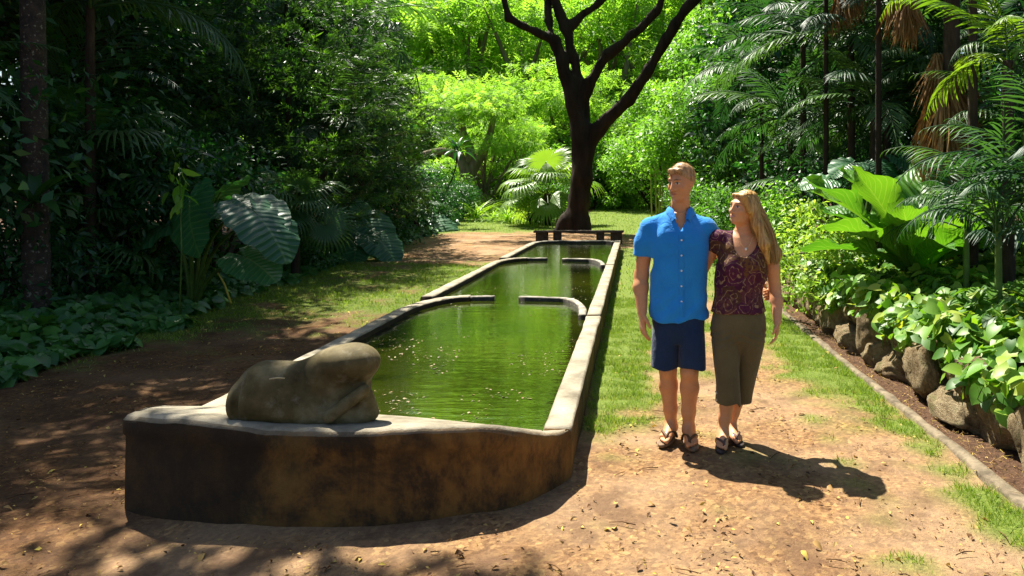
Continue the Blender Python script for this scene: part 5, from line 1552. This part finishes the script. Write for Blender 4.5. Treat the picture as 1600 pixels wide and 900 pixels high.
# shaded shrubs along the left edge
shr = [(at(130, 0, 11.0).x, 11.0, 1.45, 'glossy-leaved shrub right of the lone palm trunk'), (at(205, 0, 11.6).x, 11.6, 1.5, 'glossy shrub with a bright shoot beside the elephant ear'), (at(20, 0, 9.6).x, 9.6, 1.2, 'dark shrub left of the lone palm trunk'),
       (at(330, 0, 13.4).x, 13.4, 1.5, 'dark shrub behind the largest elephant ear'), (at(440, 0, 16.8).x, 16.8, 1.1, 'dark shrub under the blue-green fan palm'), (at(600, 0, 24).x, 24, 1.4, 'dark shrub between the elephant ears and feather palm'),
       (at(640, 0, 27).x, 27, 1.4, 'glossy shrub beside the brown path'), (at(668, 0, 31).x, 31, 1.4, 'dark shrub farther along the brown path'), (at(688, 0, 33.5).x, 33.5, 1.2, 'dark broad shrub before the sunny bank'), (at(722, 0, 36.5).x, 36.5, 1.0, 'rounded dark shrub closing the shaded bed'),
       (at(540, 0, 22.5).x, 22.5, 1.9, 'tall dark shrub in the gap behind the elephant ears'), (at(100, 0, 12.5).x, 12.5, 1.7, 'deep shade shrub behind the fan palm')]
for i, (X, Y, s, lab) in enumerate(shr):
    t = thing('shade_shrub', lab, 'shrub', (X, Y, hz1(X, Y) - .05), i * 1.3, 'shrubs of the shaded bed', s)
    part('foliage', SH_D[i % 2], t); part('stem', STEM_S[i % 2], t)
# bright upright shoot
sh = thing('leafy_shoot', 'bright green drooping young leaves on a thin shoot in the shade', 'plant', (at(280, 260, 10.0).x, 10.0, hz1(-6, 10)))
V, F = tube(np.array([(0, 0, -.05), (.03, 0, 1.0), (0, 0, 2.15)]), [.012, .009, .004], 5)
part('stem', mk('stem', V, F, None, None, B_stem), sh)
r = np.random.default_rng(77); n = 14
V, F, q, U = inst(OV3, np.column_stack([.05 * r.normal(size=(n, 2)), r.uniform(1.6, 2.15, n)]), np.column_stack([r.normal(size=(n, 2)) * .6, -r.uniform(.2, 1.3, n)]), r.normal(size=(n, 3)) + [0, -1, .6], .26, r)
part('foliage', mk('foliage', V, F, q, U, L_fresh), sh)
# rosette growing on the lone trunk
ro = thing('bird_nest_rosette', 'strap-leaved rosette growing on the lone palm trunk', 'plant', (at(58, 318, 9.0).x, 9.0, at(58, 318, 9.0).z))
LV = mk('leaf', *leaf_t(7, .17, 'strap', .3, .45)[:2], None, leaf_t(7, .17, 'strap', .3, .45)[2], leafmat('leaf_rosette', [(.02, .07, .02), (.06, .14, .03)], .3, .35, (1.9, 1.9, .5), .5, obj_random=True))
for i in range(15):
    a = i * 2.399; e = R(15 + 60 * (i % 5) / 4)
    part('leaf', LV, ro, (0, -.05, 0), (0, -e, a), .55 + .1 * (i % 3))

# elephant ears
A = at
def ear_at(px, py, Y, d, n, s): return (tuple(A(px, py, Y)), d, n, s)
bY = 11.4
ear_plant('largest elephant ear with huge ribbed leaves on long pale stalks', (A(300, 440, bY).x, bY, hz1(-7, bY)), [
    ear_at(378, 318, 10.9, (.9, -.35, -.25), (.05, -.35, 1), .84), ear_at(402, 335, 10.6, (.75, -.3, -.65), (.65, -.35, .75), .86), ear_at(296, 322, 10.8, (.25, -.5, -.75), (-.55, -.55, .55), .8),
    ear_at(345, 300, 11.6, (-.3, .2, -.2), (.0, -.4, 1), .8), ear_at(385, 402, 10.7, (.85, -.35, -.35), (.1, -.5, 1), .62), ear_at(262, 350, 11.3, (-.7, -.4, -.5), (-.3, -.4, 1), .8)])
bY = 20.2
ear_plant('second elephant ear with ribbed leaves catching light farther along the bed', (A(545, 405, bY).x, bY, hz1(-6.6, bY)), [
    ear_at(545, 335, 19.7, (.25, -.4, -.8), (.7, -.8, .3), 1.19), ear_at(512, 345, 19.6, (-.15, -.5, -.85), (-.75, -.6, .35), 1.19), ear_at(580, 352, 19.7, (.5, -.3, -.75), (.6, -.7, .5), 1.00),
    ear_at(590, 372, 19.4, (.7, -.4, -.5), (.3, -.4, .9), 0.94), ear_at(525, 388, 19.3, (-.5, -.6, -.4), (-.2, -.6, .9), 0.75), ear_at(560, 372, 19.3, (.1, -.8, -.6), (.0, -.7, .7), 0.88)])
bY = 29.5
ear_plant('drooping dark elephant ear at the far end of the shaded bed', (A(680, 372, bY).x, bY, hz1(-7.2, bY)), [
    ear_at(672, 345, bY - .4, (.8, -.4, -.4), (.2, -.5, .9), 1.2), ear_at(655, 352, bY - .6, (.2, -.7, -.6), (.0, -.6, .8), 1.1), ear_at(690, 350, bY - .3, (.7, -.3, -.5), (.3, -.4, .9), 1.0)])

# ti plant leaning out over the bank
tY = 32.0
tb2 = Vector(A(678, 352, tY)); tb2.z = hz1(tb2.x, tY)
ti = thing('ti_plant', 'thin leaning stem topped by a dark tuft of leaves', 'plant', tb2)
top_ = Vector(A(715, 236, tY)) - tb2
P = curve([(0, 0, -.1), (.35, 0, top_.z * .35), (top_.x * .85, 0, top_.z * .7), tuple(top_)], 14)
V, F = tube(P, np.linspace(.045, .025, 14), 6); part('stem', mk('stem', V, F, None, None, B_dark), ti)
part('foliage', rosette_mesh('foliage', 150, 22, .95, .15, L_dark, (-20, 85), 'oval', .5, 4), ti, top_)

# a yellowed stalk lying against the ground cover
s0 = np.array(A(361, 474, 11.0)); s1 = np.array(A(336, 420, 11.2))
V, F = tube(np.array([s0, .5 * (s0 + s1) + [.02, 0, .03], s1]), [.016, .014, .008], 6)
single('yellow_stalk', mk('yellow_stalk', V, F, None, None, flatmat('yellow_stalk', (.50, .38, .05), .5)), 'dry yellow leaf stalk leaning out of the shaded bed', 'stalk')

# ================================================================== RIGHT JUNGLE
right_back = [
    (7.4, 15.5, .85, 0, 'dark tree behind the dead-skirted palm'), (10.0, 12.5, 1.0, 1, 'dark tree at the edge behind the bamboo palm'), (6.0, 20.5, .85, 1, 'dark tree behind the feather palm row'),
    (9.0, 19, 1.1, 0, 'tall dark tree deep behind the boulder wall'), (5.4, 26, .95, 0, 'dark tree flanking the lawn path'), (8.5, 28, 1.2, 1, 'tall dark tree behind the lawn-side shrubs'),
    (12.5, 17, 1.3, 1, 'tallest dark tree behind the boulder bed')]
for X, Y, s, v, lab in right_back:
    tree('jungle_tree', lab, 'tree', (X, Y, hz1(X, Y) - .1), (CR_N if Y < 17 else CR_D)[v], TR_D[v], X * 1.7, s, 'dark trees behind the boulder bed')
def bedz(X, Y): return float(bed_h(X, Y)) if Y < 13 else hz1(X, Y)
rp = [  # px, Y, height, scale, pitch, label
    (1255, 14.5, 4.6, .95, (-40, 60), 'feather palm with blue-green fronds high beside the glade'), (1330, 12.5, 3.5, .85, (-45, 55), 'feather palm with lit arching fronds in the middle of the dark thicket'),
    (1235, 17, 3.2, .95, (-45, 55), 'feather palm farther back with drooping dark fronds'), (1400, 13.2, 3.0, .75, (-40, 60), 'short feather palm above the big green fern'), (1290, 16, 1.6, .8, (-20, 70), 'low feather palm in deep shade behind the light bush'),
    (1190, 21, 5.0, 1.1, (-45, 55), 'tall feather palm at the corner of the lawn path'),
    (1365, 11.8, 2.3, .72, (-35, 60), 'feather palm drooping right behind the dark elephant ear'), (1330, 14.2, 2.7, .85, (-40, 55), 'feather palm hanging over the light bush'), (1450, 12.0, 2.6, .8, (-35, 60), 'feather palm in deep shade behind the skirted palm'), (1385, 12.2, 3.8, .75, (-50, 40), 'feather palm with hanging fronds high over the light bush'), (1540, 11.5, 2.6, .85, (-30, 60), 'feather palm in shade behind the bamboo palms')]
for i, (px, Y, h, s, pit, lab) in enumerate(rp):
    X = (px - VX) * Y / FPX
    palm('feather_palm', lab, 'palm', (X, Y, bedz(X, Y)), h, .06, FR_DK, 17, 30 + i, B_palm, pit, s, 'feather palms of the thicket behind the boulder bed')
# palm with a skirt of dead fronds
dY = 9.2; dX = (1487 - VX) * dY / FPX
dp = palm('skirted_palm', 'palm trunk hung with brown dead fronds', 'palm', (dX, dY, bedz(dX, dY)), 4.4, .10, FR_DK, 10, 41, B_palm, (5, 65), .8)
r = np.random.default_rng(42)
for i in range(20):
    a = r.uniform(0, 6.28); z = r.uniform(2.3, 3.15)
    part('dead_frond', DEADF[i % 3], dp, (.13 * math.cos(a) - .06 + r.normal() * .04, .13 * math.sin(a) - .05, z - .4), (r.uniform(-.2, .2), r.uniform(-.2, .2), r.uniform(0, 6.28)), r.uniform(.65, 1.05))
for (px, py, Y, n, lab) in ((1335, -50, 11.5, 5, 'brown dead fronds hanging from a palm top above the thicket'), (1430, -48, 9.6, 6, 'large brown dead fronds hanging beside the skirted palm')):
    p = A(px, py, Y)
    t = palm('skirted_palm', lab, 'palm', (p.x - .30, Y + .5, bedz(p.x, Y)), p.z - bedz(p.x, Y) + .3, .04, FR_DK, 8, int(px), B_dark, (10, 65), .8)
    for i in range(n):
        part('dead_frond', DEADF[i % 3], t, (.22 + r.normal() * .09, -.35 + r.normal() * .05, p.z - bedz(p.x, Y) - .05 * i), (r.uniform(-.15, .15), r.uniform(-.15, .15), r.uniform(0, 6.28)), r.uniform(.55, .75))
# lit palms at the right edge
p = A(1575, 95, 7.6)
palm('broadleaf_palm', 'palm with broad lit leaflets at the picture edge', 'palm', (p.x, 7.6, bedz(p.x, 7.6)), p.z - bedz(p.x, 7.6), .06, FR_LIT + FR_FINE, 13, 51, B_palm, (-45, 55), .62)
p = A(1520, -45, 8.2)
palm('broadleaf_palm', 'yellow-green palm frond cluster hanging at the top edge', 'palm', (p.x, 8.2, bedz(p.x, 8.2)), p.z - bedz(p.x, 8.2), .05, FR_LIT, 9, 53, B_palm, (-40, 50), .55)
for i, (px, Y, h, s, nf, lab) in enumerate(((1560, 6.6, .95, .72, 16, 'fine-leaved bamboo palm beside the big green fern'), (1640, 6.2, 1.2, .8, 16, 'fine-leaved bamboo palm at the picture edge'), (1510, 7.6, .8, .62, 12, 'small bamboo palm rising behind the ground cover'), (1600, 8.6, 1.7, .9, 16, 'tall bamboo palm behind the fine-leaved ones'))):
    X = (px - VX) * Y / FPX
    palm('bamboo_palm', lab, 'palm', (X, Y, bedz(X, Y)), h, .03, FR_FINE, nf, 60 + i, B_stem, (-30, 75), s, 'bamboo palms behind the ground cover')

# bird's nest fern
fY = 8.7; fX = (1432 - VX) * fY / FPX
fern = thing('bird_nest_fern', 'large bird nest fern with broad bright wavy leaves', 'fern', (fX, fY, bedz(fX, fY) + .20))
def nest_leaf(seed, droop):
    n, k = 34, 9
    t = np.linspace(0, 1, n)[:, None]; v = np.linspace(-1, 1, k)[None]
    w = .19 * np.clip(.22 + 1.15 * t, 0, 1) * np.minimum(1, np.sqrt(np.clip((1 - t) * 3.0, 0, 1)))
    ph = seed * 1.7
    w = w * (1 + .10 * np.sin(t * 31 + ph + 2 * np.sign(v)) * np.abs(v))
    x = t * (1 - .2 * droop * t) + .05 * np.abs(v) ** 1.5 * np.minimum(1, t * 3) + 0 * v
    y = w * v
    z = -droop * t ** 2 + .22 * np.abs(y) + .011 * np.sin((t - .10 * np.abs(v)) * 88 + ph) * np.abs(v) ** .5 + .05 * np.abs(v) ** 2 * np.sin(t * 17 + ph + 1.5 * np.sign(v)) * np.minimum(1, t * 2)
    V = np.stack([x, y, z], -1).reshape(-1, 3)
    i = np.arange(n - 1)[:, None] * k; j = np.arange(k - 1)[None]
    F = np.stack([i + j, i + k + j, i + k + j + 1, i + j + 1], -1).reshape(-1, 4)
    U = np.stack([t + 0 * v, v + 0 * t, 0 * x], -1).reshape(-1, 3)
    return mk('leaf', V, F, None, U, L_nest)
NL = [nest_leaf(q, .26 + .10 * q) for q in range(3)]
lv = [(195, 42, 1.2), (160, 52, 1.05), (215, 30, 1.15), (240, 35, 1.0), (70, 72, 1.2), (40, 55, 1.05), (20, 62, 1.1), (120, 66, 1.15), (330, 25, .9), (290, 28, .95), (265, 20, .9), (185, 18, .95), (5, 30, 1.0), (140, 40, 1.0), (90, 45, 1.0), (205, 60, 1.1), (310, 50, .95), (350, 68, 1.15)]
for i, (a, e, s) in enumerate(lv):
    part('leaf', NL[i % 3], fern, (.04 * math.cos(R(a)), .04 * math.sin(R(a)), 0), (R(-12 + 8 * (i % 4)), -R(26 + e * .68), R(a)), s * 1.38)
V, F = tube(np.array([(0, 0, -.35), (0, 0, -.1), (0, 0, .06)]), [.10, .13, .06], 8, wob=.1)
part('root_ball', mk('root_ball', V, F, None, None, B_dark), fern)

bY = 10.6
ear_plant('dark elephant ear in shade behind the bird nest fern', (A(1345, 330, bY).x, bY, bedz(3.2, bY)), [
    ear_at(1330, 255, bY, (-.6, -.4, -.2), (-.2, -.6, .9), .42), ear_at(1375, 258, bY, (.2, -.6, -.5), (.1, -.7, .7), .36), ear_at(1410, 250, bY, (.6, -.3, -.5), (.4, -.6, .8), .42), ear_at(1290, 280, bY - .2, (-.8, -.3, -.1), (-.1, -.5, 1), .4), ear_at(1430, 240, bY + .2, (.5, -.5, -.3), (.1, -.6, .9), .36)])

# light green bush at the corner of the bed
bu = thing('light_bush', 'airy light green bush of small leaves beside the woman', 'bush', (A(1290, 400, 9.8).x, 9.8, bedz(2.6, 9.8) - .1), 0, None, .95)
clb = dome(21, 22, .85, .1, 1.15, .30, .8)
part('foliage', clump_crown('foliage', 160, clb, leaf_t(2, .5, 'oval', .3, .2), 3600, .072, leafmat('leaf_light_bush', [(.15, .28, .04), (.21, .36, .055), (.28, .42, .08), (.36, .46, .12)], .45, .48, (1.5, 1.5, .6), .35), .6, .6), bu)
part('stem', trunk_mesh('stem', 161, .8, .02, clb, 16, B_pale, .1, .2), bu)
for i, (px, Y, s, lab) in enumerate(((1235, 12.5, .75, 'small leafy bush at the far end of the boulder wall'), (1380, 11.4, .8, 'leafy bush between the fern and the elephant ear'), (1500, 10.2, 1.0, 'shaded bush behind the bird nest fern'), (1620, 9.6, 1.3, 'shaded bush behind the bamboo palms'), (1450, 12.5, 1.3, 'dark bush under the skirted palm'), (1310, 13.5, 1.3, 'dark bush under the feather palms'))):
    X = (px - VX) * Y / FPX
    t = thing('bed_bush', lab, 'bush', (X, Y, bedz(X, Y) - .05), i * 1.7, 'bushes of the raised bed', s)
    part('foliage', (SH_G if i == 0 else SH_D)[i % 2], t); part('stem', STEM_S[i % 2], t)

# ================================================================== GROUND COVER
def cover(name, label, seed, pos, nrm, size, me_big, mat_small, nbig, ybig):
    """nearest leaves as single parts, the rest as one mass"""
    r = np.random.default_rng(seed)
    t = thing(name, label, 'ground cover', tuple(pos.mean(0)))
    o0 = pos.mean(0)
    order = np.argsort(pos[:, 1] - ybig)
    a = r.uniform(0, 6.28, len(pos))
    d = np.column_stack([np.cos(a), np.sin(a), -.35 + .3 * r.normal(size=len(pos))])
    for i in order[:nbig]:
        partM('leaf', me_big[i % len(me_big)], t, basis(pos[i] - o0, d[i], nrm[i], size[i]))
    k = order[nbig:]
    V, F, q, U = inst(HEART, pos[k] - o0, d[k], nrm[k], size[k], r)
    part('leaves', mk('leaves', V, F, q, U, mat_small), t, kind='stuff')
    n = len(pos) // 3
    P = pos[r.choice(len(pos), n, replace=False)] - o0
    ac = Acc()
    V, F, q, U = inst(leaf_t(2, .05, 'strap', .2, .1), P - [0, 0, .16], np.tile([0, 0, 1.], (n, 1)) + .35 * r.normal(size=(n, 3)), r.normal(size=(n, 3)), .17, r)
    part('stems', mk('stems', V, F, None, None, B_stem), t, kind='stuff')
    return t
def heart_big(mat): 
    out = []
    for i in range(4):
        tm = leaf_t(7, .80 + .05 * i, 'heart', .15 + .06 * i, .15 + .08 * i, .06, 1.5)
        out.append(mk('leaf', tm[0], tm[1], None, tm[2], mat))
    return out
r = np.random.default_rng(200); n = 9000
X = 2.24 + 3.0 * r.random(n) ** 1.2; Y = 3.6 + 8.6 * r.random(n) ** .95
base = bed_h(X, Y)
lump = .09 * _n2(np.stack([X * .9, Y * .9, 0 * X], -1)) + .05 * _n3(np.stack([X, Y, 0 * X], -1))
front = sstep(2.8, 2.35, X)
Z = base + .10 + .20 * r.random(n) ** .6 + lump - .16 * front * r.random(n)
keep = (Y < 11.6) & ~((np.hypot(X - fX, Y - fY) < .25)) & (Z > .26) & ((X > 2.55) | (r.random(n) < .8))
pos = np.column_stack([X, Y, Z])[keep]
nrm = np.column_stack([-.35 - .5 * front[keep] + .35 * r.normal(size=keep.sum()), -.25 + .35 * r.normal(size=keep.sum()), 1 + 0 * X[keep]])
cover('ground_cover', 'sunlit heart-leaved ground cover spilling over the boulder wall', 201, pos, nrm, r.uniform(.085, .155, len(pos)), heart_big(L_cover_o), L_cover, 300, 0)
n = 9000
Y = 5.6 + 31 * r.random(n) ** 1.35
X = edge_l(Y) + .15 - 1.5 * r.random(n) ** 1.1 + .18 * _n2(np.stack([0 * Y, Y, 0 * Y], -1))
inn = sstep(0, .7, edge_l(Y) + .1 - X)
Z = hz(X, Y) + .04 + (.10 + (.22 + .012 * (Y - 6)) * inn) * r.random(n) ** .7 + .05 * inn * _n2(np.stack([X, Y, 0 * X], -1))
pos = np.column_stack([X, Y, Z])
nrm = np.column_stack([.45 + .4 * r.normal(size=n), -.35 + .4 * r.normal(size=n), np.ones(n)])
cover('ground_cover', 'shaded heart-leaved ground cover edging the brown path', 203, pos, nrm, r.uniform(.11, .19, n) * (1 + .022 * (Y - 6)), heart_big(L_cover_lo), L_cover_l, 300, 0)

# ================================================================== GRASS, LITTER
def blades(name, label, seed, n, xr, yr, h, w, thr=.35, ybias=1.0):
    r = np.random.default_rng(seed)
    X = r.uniform(*xr, n); Y = yr[0] + (yr[1] - yr[0]) * r.random(n) ** ybias
    g = grass_w(X, Y)
    inside = (X > XL - .09) & (X < XR + .09) & (Y < 21.95) & (Y > 3.85)
    ok = (r.random(n) < (g - thr) * 1.25 * (.55 + .45 * np.sign(_n3(np.stack([X * 1.7, Y * 1.3, 0 * X], -1)) + .35))) & ~inside & (X > edge_l(Y) - .05) & (X < np.where(Y < 13.5, 2.02, edge_r(Y) + .1))
    X, Y = X[ok], Y[ok]; m_ = len(X)
    p = np.column_stack([X, Y, hz(X, Y) - .004])
    d = np.column_stack([.45 * r.normal(size=(m_, 2)), np.ones(m_)])
    V, F, q, U = inst(leaf_t(2, w, 'tri', .2, .45), p, d, r.normal(size=(m_, 3)) + [0, -.6, .3], h * r.uniform(.5, 1.3, m_), r, (.5 + .25 * r.normal(size=m_) + .3 * (.5 - g[ok])).clip(0, 1))
    return single(name, mk(name, V, F, q, U, L_grass), label, 'grass', kind='stuff')
blades('grass', 'thin patchy grass along the sunny path by the pool', 301, 260000, (-.38, 2.05), (3.0, 12), .05, .11, .30, 1.3)
blades('grass', 'shaded grass verge between pool and planting', 302, 110000, (-7.5, -2.8), (6, 20), .055, .14, .30)
blades('grass', 'far sunny lawn winding away past the big tree', 303, 110000, (-9, 9), (12, 60), .085, .22, .40, 1.2)

r = np.random.default_rng(310); n = 42000
Y = 2.6 + 11 * r.random(n) ** 1.7; X = r.uniform(-6.3, 2.42, n)
ok = ~((X > XL - .1) & (X < XR + .1) & (Y > 3.84)) & (grass_w(X, Y) < r.random(n) + .25) & (_n2(np.stack([X * 1.3, Y, 0 * X], -1)) + .8 * r.normal(size=n) > .1)
X, Y = X[ok], Y[ok]; n = len(X)
a = r.uniform(0, 6.28, n)
V, F, q, U = inst(leaf_t(2, .45, 'oval', .5, .35), np.column_stack([X, Y, hz(X, Y) + .006 + .012 * r.random(n)]), np.column_stack([np.cos(a), np.sin(a), .25 * r.normal(size=n)]), np.column_stack([.5 * r.normal(size=(n, 2)), np.ones(n)]), .008 + .032 * r.random(n) ** 3.5, r, r.random(n) ** 1.3)
L_lit = leafmat('litter_leaf', [(.05, .025, .012), (.12, .06, .025), (.24, .13, .05), (.36, .22, .08), (.46, .33, .10), (.55, .42, .08)], .75, .1, (1.3, 1.2, .6), .15)
single('fallen_leaves', mk('fallen_leaves', V, F, q, U, L_lit), 'small dry fallen leaves scattered over the path', 'leaves', kind='stuff')
r = np.random.default_rng(311); n = 2500
Y = 3.4 + 9 * r.random(n); X = r.uniform(2.1, 2.35, n); a = r.uniform(0, 6.28, n)
V, F, q, U = inst(leaf_t(1, .3, 'oval', .3, .1), np.column_stack([X, Y, hz(X, Y) + .01 + .02 * r.random(n)]), np.column_stack([np.cos(a), np.sin(a), .4 * r.normal(size=n)]), np.column_stack([.6 * r.normal(size=(n, 2)), np.ones(n)]), .02 + .05 * r.random(n) ** 2, r, r.random(n))
single('mulch', mk('mulch', V, F, q, U, L_lit), 'dry leaf mulch in the strip between kerb and boulders', 'mulch', kind='stuff')

r = np.random.default_rng(320); n = 420
Y = 3.2 + 8 * r.random(n) ** 1.5; X = r.uniform(-5.8, 2.0, n)
ok = ~((X > XL - .15) & (X < XR + .15) & (Y > 3.7)); X, Y = X[ok], Y[ok]; n = len(X); a = r.uniform(0, 6.28, n)
V, F, q, U = inst(leaf_t(3, .5, 'oval', .5, .5, .3, 1), np.column_stack([X, Y, hz(X, Y) + .012]), np.column_stack([np.cos(a), np.sin(a), .15 * r.normal(size=n)]), np.column_stack([.4 * r.normal(size=(n, 2)), np.ones(n)]), r.uniform(.03, .065, n), r, r.random(n))
ac = Acc(); ac.add(V, F, q, U)
for i in range(150):
    x = r.uniform(-5.5, 2.0); y = 3.2 + 7 * r.random() ** 1.5
    if XL - .2 < x < XR + .2 and y > 3.6: continue
    a = r.uniform(0, 6.28); L = r.uniform(.04, .14); d = np.array([math.cos(a), math.sin(a), 0]); z = hz1(x, y) + .010
    V, F = tube(np.array([(x, y, z), np.array((x, y, z + .006)) + d * L * .5 + r.normal(size=3) * [.006, .006, 0], np.array((x, y, z)) + d * L]), [.0028, .003, .0018], 4); ac.add(V, F, r.uniform(0, .35))
single('leaf_litter', ac.mesh('leaf_litter', L_lit), 'larger curled dead leaves and twigs lying on the path', 'leaves', kind='stuff')
